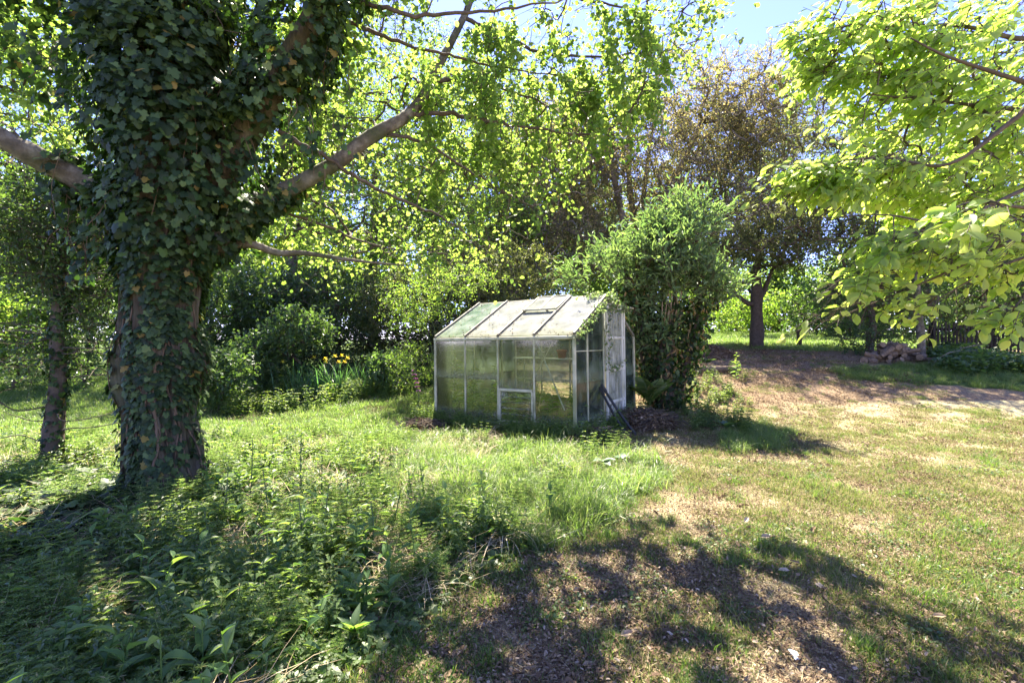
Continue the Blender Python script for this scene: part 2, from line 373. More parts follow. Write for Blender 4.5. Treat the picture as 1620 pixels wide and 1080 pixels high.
M['bark'] = surf_mat('rough_bark', (.022, .018, .012), (.07, .055, .036), 7, (1.6, 1.6, .22), .95, 1., 12, c3=(.155, .135, .10), moss=(.05, .065, .028), dist=.04)
M['limb'] = surf_mat('smooth_limb_bark', (.045, .038, .026), (.12, .10, .072), 9, (1, 1, 1), .9, 1., 30, c3=(.25, .23, .18), moss=(.06, .065, .03), dist=.012)
M['twig'] = surf_mat('twig_bark', (.05, .038, .028), (.12, .09, .065), 12, rough=.85, bump=.3)
M['grey_stem'] = surf_mat('grey_stem_bark', (.14, .115, .09), (.27, .23, .19), 9, rough=.85, bump=.3)
M['green_stem'] = surf_mat('green_stem', (.06, .10, .03), (.12, .15, .06), 20, rough=.6, bump=.1)
M['vine'] = surf_mat('ivy_vine_bark', (.07, .048, .03), (.17, .12, .08), 26, (1, 1, .4), .9, .7, 60, dist=.01)
M['log'] = surf_mat('log_bark', (.09, .06, .04), (.24, .18, .12), 14, rough=.95, bump=.8, dist=.02)
M['cutwood'] = surf_mat('cut_wood', (.30, .21, .13), (.48, .36, .24), 18, rough=.8, bump=.2)
M['log_end'] = surf_mat('grey_cut_end', (.13, .09, .06), (.27, .20, .13), 18, rough=.9, bump=.3)
M['oldwood'] = surf_mat('weathered_timber', (.12, .095, .07), (.28, .24, .19), 10, (1, 1, .3), .9, .5)
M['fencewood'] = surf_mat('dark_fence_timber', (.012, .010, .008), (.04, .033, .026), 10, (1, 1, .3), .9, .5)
M['stone'] = surf_mat('field_stone', (.16, .13, .10), (.38, .32, .25), 9, rough=.9, bump=.6)
M['concrete'] = surf_mat('old_concrete', (.13, .115, .085), (.26, .23, .17), 9, rough=.9, bump=.5, moss=(.09, .12, .05))
M['metal'] = surf_mat('weathered_aluminium', (.33, .31, .21), (.54, .51, .38), 11, rough=.5, bump=.15, moss=(.22, .23, .12), dist=.004)
M['roof_metal'] = surf_mat('stained_roof_bar', (.10, .09, .07), (.26, .24, .19), 14, rough=.6, bump=.2, dist=.004)
M['white_paint'] = surf_mat('dirty_white_paint', (.42, .41, .33), (.66, .65, .57), 9, (1, 1, .5), .6, .2, moss=(.34, .33, .22), dist=.004)
M['black'] = surf_mat('black_plastic_pipe', (.018, .019, .02), (.04, .042, .045), 20, rough=.45, bump=.1)
M['rubber'] = surf_mat('dull_rubber', (.03, .03, .03), (.06, .06, .055), 20, rough=.7, bump=.1)
M['scrap'] = surf_mat('pale_plastic', (.45, .5, .52), (.6, .63, .63), 20, rough=.4, bump=.1)
M['terracotta'] = surf_mat('terracotta', (.30, .13, .07), (.42, .2, .11), 14, rough=.85, bump=.2)
def glass_mat(name, lo, hi, tint, dirt1, dirt2, streak=(3, 3, 1.1), scale=3.5, algae=0.):
    m, n, out = mat(name); l = n.links.new
    t = N_(n, 'TexCoord'); mp_ = N_(n, 'Mapping'); mp_.inputs['Scale'].default_value = streak; l(t.outputs['Object'], mp_.inputs[0])
    no = N_(n, 'TexNoise'); no.inputs['Scale'].default_value = scale; no.inputs['Detail'].default_value = 9; no.inputs['Roughness'].default_value = .7; l(mp_.outputs[0], no.inputs[0])
    sp = N_(n, 'TexNoise'); sp.inputs['Scale'].default_value = 90; sp.inputs['Detail'].default_value = 3; l(t.outputs['Object'], sp.inputs[0])
    sr = N_(n, 'MapRange'); sr.inputs[1].default_value = .58; sr.inputs[2].default_value = .72; l(sp.outputs[0], sr.inputs[0])
    mr = N_(n, 'MapRange'); mr.inputs[1].default_value = .3; mr.inputs[2].default_value = .7; mr.inputs[3].default_value = lo; mr.inputs[4].default_value = hi; l(no.outputs[0], mr.inputs[0])
    ad = N_(n, 'Math', operation='MULTIPLY_ADD'); ad.use_clamp = True; l(sr.outputs[0], ad.inputs[0]); ad.inputs[1].default_value = .12; l(mr.outputs[0], ad.inputs[2])
    gs = N_(n, 'SeparateXYZ'); l(t.outputs['Generated'], gs.inputs[0])
    ed = N_(n, 'MapRange'); ed.inputs[1].default_value = .26; ed.inputs[2].default_value = 0.; l(gs.outputs['Z'], ed.inputs[0])
    en = N_(n, 'Math', operation='MULTIPLY'); l(ed.outputs[0], en.inputs[0]); l(no.outputs[0], en.inputs[1])
    ea = N_(n, 'Math', operation='MULTIPLY_ADD'); ea.use_clamp = True; l(en.outputs[0], ea.inputs[0]); ea.inputs[1].default_value = .95; l(ad.outputs[0], ea.inputs[2])
    fac = ea.outputs[0]
    tr = N_(n, 'BsdfTransparent'); tr.inputs[0].default_value = tuple(tint) + (1,)
    gl = N_(n, 'BsdfGlossy'); gl.inputs['Roughness'].default_value = .06
    fz = N_(n, 'Fresnel'); fz.inputs[0].default_value = 1.5
    m1 = N_(n, 'MixShader'); l(fz.outputs[0], m1.inputs[0]); l(tr.outputs[0], m1.inputs[1]); l(gl.outputs[0], m1.inputs[2])
    n2 = N_(n, 'TexNoise'); n2.inputs['Scale'].default_value = 5; n2.inputs['Detail'].default_value = 5; l(t.outputs['Object'], n2.inputs[0])
    cr_ = ramp(n, [(.35, dirt1), (.65, dirt2)]); l(n2.outputs[0], cr_.inputs[0])
    al = N_(n, 'MixRGB'); al.inputs[2].default_value = (.16, .17, .06, 1); l(en.outputs[0], al.inputs[0]); l(cr_.outputs[0], al.inputs[1])
    df = N_(n, 'BsdfDiffuse'); l(al.outputs[0], df.inputs[0]); tl = N_(n, 'BsdfTranslucent'); l(al.outputs[0], tl.inputs[0])
    m2 = N_(n, 'MixShader'); m2.inputs[0].default_value = .5; l(df.outputs[0], m2.inputs[1]); l(tl.outputs[0], m2.inputs[2])
    m3 = N_(n, 'MixShader'); l(fac, m3.inputs[0]); l(m1.outputs[0], m3.inputs[1]); l(m2.outputs[0], m3.inputs[2]); l(m3.outputs[0], out.inputs[0])
    return m
M['glass'] = glass_mat('grimy_wall_glass', 0., .06, (.93, .96, .92), (.33, .33, .25), (.56, .56, .48))
M['glass_end'] = glass_mat('algae_glass', .0, .14, (.84, .93, .88), (.20, .27, .18), (.45, .52, .44))
M['glass_roof'] = glass_mat('chalky_roof_glass', .5, .92, (.9, .93, .9), (.36, .37, .33), (.52, .52, .48), (1.2, 1.2, 1.2), scale=5)
M['glass_roof_green'] = glass_mat('mossy_roof_glass', .3, .85, (.85, .93, .86), (.22, .32, .22), (.46, .5, .44), (1.2, 1.2, 1.2))
M['glass_door'] = glass_mat('whitened_door_pane', .1, .6, (.85, .9, .85), (.45, .46, .40), (.78, .78, .74), (4, 4, .6))

# ground: litter, straw and moss mixed by its own noise and a stored "green" amount
def ground_mat():
    m, n, out = mat('ground_litter'); l = n.links.new
    t = N_(n, 'TexCoord'); a = N_(n, 'Attribute', attribute_name='green'); a2 = N_(n, 'Attribute', attribute_name='straw')
    f = N_(n, 'TexNoise'); f.inputs['Scale'].default_value = 38; f.inputs['Detail'].default_value = 10; f.inputs['Roughness'].default_value = .75; l(t.outputs['Object'], f.inputs[0])
    soil = ramp(n, [(.3, (.07, .045, .025)), (.48, (.19, .13, .075)), (.60, (.33, .24, .15)), (.72, (.52, .42, .29))]); l(f.outputs[0], soil.inputs[0])
    f2 = N_(n, 'TexNoise'); f2.inputs['Scale'].default_value = 55; f2.inputs['Detail'].default_value = 9; f2.inputs['Roughness'].default_value = .7; l(t.outputs['Object'], f2.inputs[0])
    st = ramp(n, [(.3, (.13, .10, .045)), (.5, (.38, .32, .17)), (.7, (.62, .54, .36))]); l(f2.outputs[0], st.inputs[0])
    gr = ramp(n, [(.3, (.03, .05, .012)), (.55, (.07, .11, .025)), (.75, (.15, .18, .05))]); l(f2.outputs[0], gr.inputs[0])
    p = N_(n, 'TexNoise'); p.inputs['Scale'].default_value = 2.6; p.inputs['Detail'].default_value = 9; p.inputs['Roughness'].default_value = .7; l(t.outputs['Object'], p.inputs[0])
    def thr(att, lo, hi):
        ad = N_(n, 'Math', operation='ADD'); l(att, ad.inputs[0]); l(p.outputs[0], ad.inputs[1])
        mr = N_(n, 'MapRange'); mr.inputs[1].default_value = lo; mr.inputs[2].default_value = hi; l(ad.outputs[0], mr.inputs[0]); return mr.outputs[0]
    m1 = N_(n, 'MixRGB'); l(thr(a2.outputs['Fac'], .85, 1.15), m1.inputs[0]); l(soil.outputs[0], m1.inputs[1]); l(st.outputs[0], m1.inputs[2])
    m2 = N_(n, 'MixRGB'); l(thr(a.outputs['Fac'], .85, 1.15), m2.inputs[0]); l(m1.outputs[0], m2.inputs[1]); l(gr.outputs[0], m2.inputs[2])
    b = N_(n, 'BsdfPrincipled'); b.inputs['Roughness'].default_value = .95; b.inputs['Specular IOR Level'].default_value = .15; l(m2.outputs[0], b.inputs['Base Color'])
    bp = N_(n, 'Bump'); bp.inputs['Strength'].default_value = .9; bp.inputs['Distance'].default_value = .03; l(f.outputs[0], bp.inputs['Height']); l(bp.outputs[0], b.inputs['Normal'])
    l(b.outputs[0], out.inputs[0]); return m
M['ground'] = ground_mat()

# ------------------------------------------------------------------ ground sheet
def weed_edge(y):  # x of the line between rough weeds (left) and thin lawn (right)
    return np.interp(y, [0, 1.87, 2.58, 2.96, 3.25, 3.9, 4.8, 5.6, 6.3, 7.0], [-1.3, -.86, -.42, -.06, .28, .82, 1.45, 1.5, .9, .4])
def field_green(x, y):
    q = PX(np.stack([np.ravel(x), np.ravel(y), np.ravel(H(x, y))], 1)); px, py = q[:, 0], q[:, 1]
    x = np.ravel(x); y = np.ravel(y)
    g = np.full(len(x), .30)
    g = np.where(x < weed_edge(y), .62, g)
    g = np.where((y > 6.5) & (x < -1.4), .75, g)                                   # rear lawn on the left
    g = np.where((y > 15) , .85, g)                                                 # far sunlit lawn
    path = np.exp(-(((px - 1200) / 160) ** 2 + ((py - 600) / 45) ** 2)) * (y > 6) * (y < 16)
    g = g - .5 * path
    mid = np.exp(-(((px - 1230) / 90) ** 2 + ((py - 700) / 28) ** 2)); g = g + .35 * mid
    strip = inpoly(q, [(1310, 580), (1640, 575), (2000, 590), (2000, 660), (1640, 618), (1330, 600)]); g = np.where(strip, .85, g)
    gh = gh_local(x, y); g = np.where((gh[0] > -.3) & (gh[0] < 3.3) & (gh[1] > -.2) & (gh[1] < 2.9), .1, g)
    br = np.exp(-(((px - 850) / 330) ** 2 + ((py - 1000) / 110) ** 2)) * (y < 4); g = g - .55 * br
    return np.clip(g, 0, 1)
def field_straw(x, y):
    q = PX(np.stack([np.ravel(x), np.ravel(y), np.ravel(H(x, y))], 1)); px, py = q[:, 0], q[:, 1]
    x = np.ravel(x); y = np.ravel(y)
    s_ = np.where((x > weed_edge(y)) & (y < 9), .62, .35)
    s_ = s_ - .45 * np.exp(-(((px - 1200) / 170) ** 2 + ((py - 600) / 45) ** 2)) * (y > 6)
    s_ = s_ - .10 * np.exp(-(((px - 850) / 330) ** 2 + ((py - 1020) / 110) ** 2)) * (y < 4)
    return np.clip(s_, 0, 1)
def axis(lo, hi, fine_lo, fine_hi, step):
    a = list(np.arange(fine_lo, fine_hi, step)); k = step; v = fine_hi
    while v < hi: a.append(v); k *= 1.12; v += k
    a.append(hi); k = step; v = fine_lo - step
    while v > lo: a.insert(0, v); k *= 1.12; v -= k
    a.insert(0, lo); return np.array(a)
xs = axis(-400, 400, -6, 7, .07); ys = axis(-60, 600, .2, 9, .07)
X, Y = np.meshgrid(xs, ys); Z = H(X, Y)
gg = Geo(); nx = len(xs); ny = len(ys)
ii = np.arange((ny - 1) * (nx - 1)); r0 = ii // (nx - 1); c0 = ii % (nx - 1); a0 = r0 * nx + c0
gg.add(np.stack([X.ravel(), Y.ravel(), Z.ravel()], 1), np.stack([a0, a0 + 1, a0 + nx + 1, a0 + nx], 1))
me = gg.mesh('ground', M['ground'], True)
at_ = me.attributes.new('green', 'FLOAT', 'POINT'); at_.data.foreach_set('value', field_green(X, Y).astype(np.float32))
at_ = me.attributes.new('straw', 'FLOAT', 'POINT'); at_.data.foreach_set('value', field_straw(X, Y).astype(np.float32))
link_mesh('ground', me, kind='structure', label='uneven garden ground of leaf litter, straw and moss')

# ------------------------------------------------------------------ woody plants
def mst(pts, roots, bf=.35):
    """joins points to a growing tree; returns parent index (into roots+pts)"""
    n = len(pts); R0 = len(roots); allp = np.vstack([roots, pts]); par = -np.ones(R0 + n, int)
    plen = np.zeros(R0 + n)
    D = np.linalg.norm(pts[:, None] - roots[None], axis=2); bp = D.argmin(1); bc = D.min(1) * (1 + bf)
    done = np.zeros(n, bool); order = []
    for _ in range(n):
        k = int(np.argmin(np.where(done, 1e9, bc))); done[k] = True; order.append(k)
        par[R0 + k] = bp[k]; plen[R0 + k] = plen[bp[k]] + np.linalg.norm(pts[k] - allp[bp[k]])
        d = np.linalg.norm(pts - pts[k], axis=1); c = d + bf * (plen[R0 + k] + d)
        m = (~done) & (c < bc); bc[m] = c[m]; bp[m] = R0 + k
    return allp, par, order
def grow(g, pts, roots, r_tip=.004, power=2.3, bf=.35, bend=.12, sides=5, rmax=.2, mi=0):
    """draws a branch system through pts starting at roots; returns direction of growth at each point"""
    allp, par, order = mst(pts, roots, bf); R0 = len(roots); n = len(pts)
    q = np.full(R0 + n, r_tip ** power)
    for k in order[::-1]:
        p = par[R0 + k]
        if p >= R0: q[p] += q[R0 + k]
    r = np.minimum(q ** (1 / power), rmax)
    A = allp[par[R0:]]; B = pts; ln = np.linalg.norm(B - A, axis=1)
    off = rng.normal(size=(n, 3)) * (ln * bend)[:, None]; off2 = off * .7 + rng.normal(size=(n, 3)) * (ln * bend * .3)[:, None]
    P1 = A + (B - A) * .33 + off; P2 = A + (B - A) * .67 + off2
    rc = r[R0:]; rp = np.where(par[R0:] >= R0, np.minimum(r[par[R0:]], rc * 1.5), rc * 1.3)
    segs(g, A, P1, rp, rp * .7 + rc * .3, sides, mi=mi); segs(g, P1, P2, rp * .7 + rc * .3, rp * .35 + rc * .65, sides, mi=mi); segs(g, P2, B, rp * .35 + rc * .65, rc, sides, mi=mi)
    d = B - P2; return d / (np.linalg.norm(d, axis=1, keepdims=True) + 1e-9)
def sprays(P, D, ntw, L, nl, ls, out=.7, droop=0., up=.6, spread=.8, jit=.25, gtw=None, rtw=.0022, face=None, gaps=False):
    """leafy twigs round each cluster; returns leaf pos, dir, normal, length"""
    n = len(P); P2 = np.repeat(P, ntw, 0); D2 = np.repeat(D, ntw, 0) * out + rv(n * ntw) * spread
    D2[:, 2] -= droop; D2 /= np.linalg.norm(D2, axis=1, keepdims=True) + 1e-9
    Ls = L * rng.uniform(.5, 1.25, n * ntw); E = P2 + D2 * Ls[:, None]; E[:, 2] -= droop * .25 * Ls
    if gtw is not None:
        tk = sun_gaps((P2 + E) / 2, .9) if gaps else np.ones(n * ntw, bool)
        segs(gtw, P2[tk], E[tk], rtw * 1.3, rtw * .5, 3)
    m = n * ntw; t = (np.arange(nl) + .6) / nl; T = np.tile(t, m) + rng.uniform(-.3, .3, m * nl) / nl
    A = np.repeat(P2, nl, 0); B = np.repeat(E, nl, 0); dd = np.repeat(D2, nl, 0)
    Q = A + (B - A) * T[:, None] + rng.normal(size=(m * nl, 3)) * jit * ls
    side = rv(m * nl); side -= dd * np.sum(side * dd, 1, keepdims=True)
    ld = dd * .6 + side * .9; ld[:, 2] -= droop * .5
    nn = rv(m * nl) * 1.0; nn[:, 2] += up * 1.6
    if face is not None: nn += np.asarray(face)[None]
    return Q, ld, nn, ls * rng.uniform(.55, 1.2, m * nl)
def ell(px, py, rx, ry, d, rd, n, shell=.45):
    """points in an ellipsoid given by its picture centre, radii in picture units and depth"""
    c = at(px, py, d); a = np.array([rx / FPX * d, rd, ry / FPX * d])
    v = rv(n); r = (shell + (1 - shell) * rng.random(n) ** .6)
    p = c + v * a * r[:, None]
    k = vnoise(p[:, 0] * 1.3 + p[:, 1], p[:, 2] * 1.3 - p[:, 1], 1.1, 5)
    return p[k > .22]
def plant(name, label, cat, base, stems, clusters, leafm, barkm, ls, wr=.6, T=T_Q, ntw=3, nl=7, L=.35, r_tip=.006, rmax=.12,
          bf=.3, droop=.1, up=.6, group=None, crown='crown', keep=False, rtw=.0022, tw=True, sides=5, stemname='trunk', kind=None, above=True, bend=.12, spread=.8):
    """a tree or bush: stems is a list of (polyline, radii); clusters are points of its crown"""
    root = thing(name, base, label=label, cat=cat, group=group, kind=kind)
    g = Geo(); rootpts = []
    for P, r in stems:
        C = catmull(P, 6); rr = np.interp(np.linspace(0, 1, len(C)), np.linspace(0, 1, len(r)), r)
        tube(g, C, rr, 9, rough=.25, seed=int(abs(C[0, 0]) * 10) % 50); rootpts.append(C[len(C) // 3:])
    clusters = np.vstack(clusters) if isinstance(clusters, list) else clusters
    if keep: clusters = clusters[light_keep(clusters, .7)]
    if above: clusters = clusters[clusters[:, 2] > H(clusters[:, 0], clusters[:, 1]) + .12]
    d = grow(g, clusters, np.vstack(rootpts), r_tip, 2.3, bf, bend, sides, rmax)
    g.build(stemname, M[barkm], root, True)
    gl = Geo(); gt = Geo() if tw else None
    Q, ld, nn, ln = sprays(clusters, d, ntw, L, nl, ls, droop=droop, up=up, gtw=gt, rtw=rtw, spread=spread)
    ok = Q[:, 2] > H(Q[:, 0], Q[:, 1]) + .02
    if keep: ok &= sun_gaps(Q, .6, .6)
    leaves(gl, Q[ok], ld[ok], nn[ok], ln[ok], wr, T, rng.random(ok.sum()))
    gl.build(crown, M[leafm], root)
    if tw: gt.build('twigs', M['twig'], root)
    return root, clusters

# ---- the far and middle background
def trunk_of(px, py, d, h, lean=(0, 0), r=.15):
    b = at(px, py, d); b[2] = Hs(b[0], b[1]) - .08
    return b, (np.array([b, b + [lean[0] * .3, lean[1] * .3, h * .35], b + [lean[0] * .7, lean[1] * .7, h * .7], b + [lean[0], lean[1], h]]), [r * 1.25, r, r * .85, r * .6])

def bg_tree(name, label, px, d, h, r, ells, leafm, ls, group=None, barkm='twig', **k):
    b, st = trunk_of(k.pop('base', px), 540, d, h, (rng.normal() * .3, 0), r)
    cl = [ell(*e) for e in ells]
    return plant(name, label, 'tree', b, [st], cl, leafm, barkm, ls, group=group, **k)

# far woodland that closes the view
wp = []
for i in range(46):
    px = -500 + i * 60 + rng.normal() * 15; d = rng.uniform(40, 50)
    top = rng.uniform(395, 440) if 1080 < px < 1360 else rng.uniform(250, 340)
    wp.append(ell(px, (top + 520) / 2, rng.uniform(45, 65), (530 - top) / 2 + 12, d, 2.5, 190, .2))
wp = np.vstack(wp); gl = Geo()
Q, ld, nn, ln = sprays(wp, rv(len(wp)), 4, 1.3, 7, .40)
leaves(gl, Q, ld, nn, ln, .7, T_Q, rng.random(len(Q)))
for i in range(34):
    px = -500 + i * 78 + rng.normal() * 15
    if 1040 < px < 1380: continue
    d = rng.uniform(22, 27); top = rng.uniform(270, 370); c_ = ell(px, (top + 540) / 2, 62, (550 - top) / 2, d, 1.8, 210, .2)
    Q, ld, nn, ln = sprays(c_, rv(len(c_)), 4, .8, 7, .2); leaves(gl, Q, ld, nn, ln, .7, T_Q, rng.random(len(Q)))
gl.build('woodland', M['woodland'], label='far sunny woodland edge beyond the lawns', kind='stuff')

# bright shrubs at the end of the far lawn
for i, (px, top, rx, d, lm, lab) in enumerate([
    (1110, 450, 55, 29, 'bright_leaf', 'bright green rounded bush at the far left end of the sunlit lawn'),
    (1165, 468, 48, 31, 'bright_leaf', 'low sunlit bush straight behind the forked tree, left of its trunk'),
    (1232, 462, 50, 30, 'bright_leaf', 'sunlit bush right of the forked trunk at the end of the lawn'),
    (1292, 440, 50, 27, 'hedge_leaf', 'deeper green bush behind the short dark stump on the far lawn'),
    (1345, 425, 52, 24, 'hedge_leaf', 'tall green bush where the far lawn meets the dark hedge')]):
    c = ell(px, (top + 535) / 2, rx, (540 - top) / 2, d, 1.6, 150, .35)
    b = at(px, 540, d); b[2] = Hs(b[0], b[1])
    plant('garden_bush', lab, 'bush', b, [(np.array([b, b + [0, 0, .5], b + [.1, 0, 1.]]), [.08, .06, .04])], [c], lm, 'twig', .17, .65, ntw=4, nl=7, L=.6, r_tip=.01, tw=False, stemname='stem', crown='foliage')

# trees behind on the left and centre: pale, sunlit
bg_tree('ash_tree', 'tall airy tree with pale leaves behind the dark hedge, left of centre', 470, 17, 9, .22,
        [(470, 190, 150, 190, 17, 2.5, 800, .2), (560, 300, 120, 110, 16.5, 2, 420)], 'bright_leaf', .11, ntw=4, nl=8, L=.6, r_tip=.01, group=None)
bg_tree('ash_tree', 'tall airy tree with pale leaves whose crown shows above the long grey limb', 690, 18, 10, .22,
        [(690, 230, 150, 170, 18, 2.5, 800, .2), (760, 340, 110, 90, 17, 2, 380)], 'bright_leaf', .11, ntw=4, nl=8, L=.6, r_tip=.01)
bg_tree('ash_tree', 'tall pale tree half hidden by the ivy covered trunk', 240, 18, 9, .2,
        [(240, 230, 170, 190, 18, 2.5, 700, .2)], 'bright_leaf', .12, ntw=4, nl=8, L=.6, r_tip=.01)
bg_tree('ash_tree', 'bright leafy tree at the far left edge behind the thin ivied trunk', 30, 15, 7, .18,
        [(30, 330, 150, 150, 15, 2.2, 380, .2), (-150, 300, 140, 180, 15, 2.2, 300)], 'bright_leaf', .12, ntw=4, nl=8, L=.5, r_tip=.01)
bg_tree('ash_tree', 'slender tree with light foliage behind the greenhouse, below the limb', 830, 20, 8, .2,
        [(850, 290, 120, 150, 20, 2, 460, .2)], 'pale_leaf', .13, ntw=4, nl=8, L=.6, r_tip=.01)

bg_tree('ash_tree', 'far pale tree filling the view behind the middle of the long grey limb', 590, 26, 10, .25, [(590, 190, 190, 210, 26, 3, 700, .2)], 'pale_leaf', .17, ntw=4, nl=8, L=.8, r_tip=.012)
bg_tree('ash_tree', 'far pale tree between the long grey limb and the brown oak', 800, 27, 10, .25, [(800, 230, 150, 190, 27, 3, 560, .2)], 'pale_leaf', .17, ntw=4, nl=8, L=.8, r_tip=.012)
bg_tree('ash_tree', 'far green tree seen at the left edge above the pale stub of limb', 20, 25, 10, .25, [(40, 180, 190, 200, 25, 3, 600, .2)], 'bright_leaf', .17, ntw=4, nl=8, L=.8, r_tip=.012)
bg_tree('ash_tree', 'far green tree closing the gap behind the brown oak and the forked tree', 1230, 28, 8, .25, [(1230, 300, 190, 130, 28, 3, 620, .2)], 'hedge_leaf', .18, ntw=4, nl=8, L=.8, r_tip=.012, base=1050)
# brown leaved oak with a fan of stems
b = at(1015, 540, 19); b[2] = Hs(b[0], b[1]) - .1
fan = []
for (x1, y1, x2, y2, x3, y3, dd) in [(985, 430, 930, 330, 850, 250, .3), (1000, 410, 975, 300, 950, 170, -.5), (1012, 400, 1020, 290, 1040, 160, .4), (1020, 410, 1060, 300, 1110, 190, -.2),
                                     (1035, 420, 1100, 340, 1180, 230, .8), (1010, 400, 995, 280, 1000, 130, 1.0), (1040, 440, 1120, 400, 1240, 330, 0), (1005, 430, 950, 390, 870, 350, -.8), (1020, 400, 1080, 260, 1140, 130, 1.2)]:
    fan.append((np.array([b + [rng.normal() * .15, rng.normal() * .1, 0], at(x1, y1, 19 + dd * .3), at(x2, y2, 19 + dd * 1), at(x3, y3, 19 + dd * 2)]), [.22, .16, .10, .05]))
plant('oak_tree', 'broad tree with thin brownish olive leaves and a fan of grey stems behind the greenhouse', 'tree', b, fan,
      [ell(1045, 225, 200, 130, 19, 3.4, 950, .2), ell(1185, 190, 105, 98, 19, 2.8, 520, .2), ell(880, 280, 120, 120, 18.6, 2.4, 560, .2), ell(1130, 330, 160, 80, 18.6, 2.4, 380, .2), ell(890, 390, 120, 60, 18, 2, 240)],
      'oak_leaf', 'grey_stem', .10, .5, ntw=6, nl=9, L=.7, r_tip=.011, rmax=.14, droop=0, up=.3, keep=False, rtw=.006)
bg_tree('holm_oak', 'dark olive evergreen crown hanging over the path to the far lawn', 1285, 15.5, 5, .2,
        [(1240, 350, 130, 70, 13.5, 1.8, 330, .2), (1300, 300, 110, 110, 14, 2, 300, .2), (1350, 220, 110, 120, 14.5, 2, 260, .2)], 'olive_leaf', .075, ntw=5, nl=9, L=.42, r_tip=.008, up=.3, keep=True, base=1530)
bg_tree('ash_tree', 'tall green tree rising behind the dark bushes at the right edge', 1560, 19, 9, .2,
        [(1540, 190, 190, 190, 19, 2.5, 520, .2), (1700, 250, 150, 180, 18, 2, 200, .2)], 'hedge_leaf', .14, ntw=5, nl=8, L=.6, r_tip=.01, keep=True)

# trees on and beside the far lawn
b, st = trunk_of(1197, 540, 16, 2.0, (0, 0), .2)
top = st[0][-1]
forks = [(np.array([b + [0, 0, -.02], b + [0, 0, .9], b + [.01, 0, 1.8], at(1196, 440, 16), at(1200, 400, 16)]), [.27, .21, .2, .14, .09]),
         (np.array([b + [0, 0, 1.75], at(1208, 462, 16.1), at(1222, 425, 16.2)]), [.13, .10, .05]),
         (np.array([b + [0, 0, 1.6], at(1180, 478, 15.9), at(1150, 450, 15.7), at(1125, 425, 15.5)]), [.10, .08, .06, .03]),
         (np.array([b + [0, 0, 1.8], at(1188, 462, 16.2), at(1172, 445, 16.4)]), [.07, .05, .03])]
plant('apple_tree', 'forked tree with a straight grey trunk standing on the far lawn', 'tree', b, forks, [ell(1200, 395, 110, 42, 16, 2.2, 330, .2)], 'olive_leaf', 'twig', .10, ntw=4, nl=8, L=.4, r_tip=.008, group=None)
b = at(1103, 540, 14.6); b[2] = Hs(b[0], b[1]) - .05
plant('young_tree', 'thin pale trunk left of the forked tree, behind the brash heap', 'tree', b,
      [(np.array([b, at(1103, 510, 14.6), at(1105, 475, 14.6), at(1104, 440, 14.6)]), [.14, .12, .10, .06]), (np.array([at(1105, 485, 14.6), at(1130, 480, 14.4), at(1160, 468, 14.2), at(1190, 445, 14)]), [.05, .05, .04, .02])],
      [ell(1110, 430, 60, 40, 14.6, 1.4, 130)], 'olive_leaf', 'limb', .08, ntw=4, nl=7, r_tip=.006)
b = G(1264, 548)
g = Geo(); tube(g, catmull([b - [0, 0, .1], b + [.02, 0, .3], b + [0, 0, .62]], 4), [.09] * 9, 8, rough=.3)
r_ = thing('tree_stump', b, label='short dark stump on the far lawn right of the forked tree', cat='stump'); g.build('bark', M['twig'], r_, True)
b = G(1456, 572)
plant('slim_tree', 'slim straight trunk rising behind the log heap on the right', 'tree', b,
      [(np.array([b - [0, 0, .1], b + [.02, 0, .6], b + [-.08, 0, 1.5], b + [-.10, 0, 2.4], b + [-.05, 0, 3.6]]), [.115, .095, .085, .075, .05]), (np.array([b + [-.10, 0, 1.9], b + [-.5, -.1, 2.2], b + [-.9, -.2, 2.5]]), [.03, .02, .012])],
      [ell(1450, 290, 110, 70, 11.3, 1.2, 200)], 'olive_leaf', 'limb', .08, ntw=4, nl=8, r_tip=.005, keep=True)

# dark hedge trees on the right
for i, (px, top, rx, d, lm, lab) in enumerate([
    (1375, 330, 75, 13.6, 'dark_leaf', 'dark evergreen bush left of the log heap'),
    (1470, 300, 80, 14.2, 'dark_leaf', 'dark evergreen mass straight behind the slim trunk'),
    (1565, 310, 80, 13.8, 'dark_leaf', 'dark evergreen bush behind the paling fence'),
    (1680, 260, 90, 13.2, 'dark_leaf', 'dark evergreen bush at the right edge beyond the fence')]):
    cl = [ell(px, (top + 560) / 2, rx, (575 - top) / 2, d, 1.5, 520, .35)]
    b = at(px, 540, d); b[2] = Hs(b[0], b[1])
    plant('evergreen_bush', lab, 'bush', b, [(np.array([b, b + [.1, 0, 1], b + [0, .1, 2.2]]), [.12, .09, .05])], cl, lm, 'twig', .085, .55, ntw=5, nl=9, L=.38, r_tip=.006, stemname='stem', crown='foliage', tw=False, keep=True)

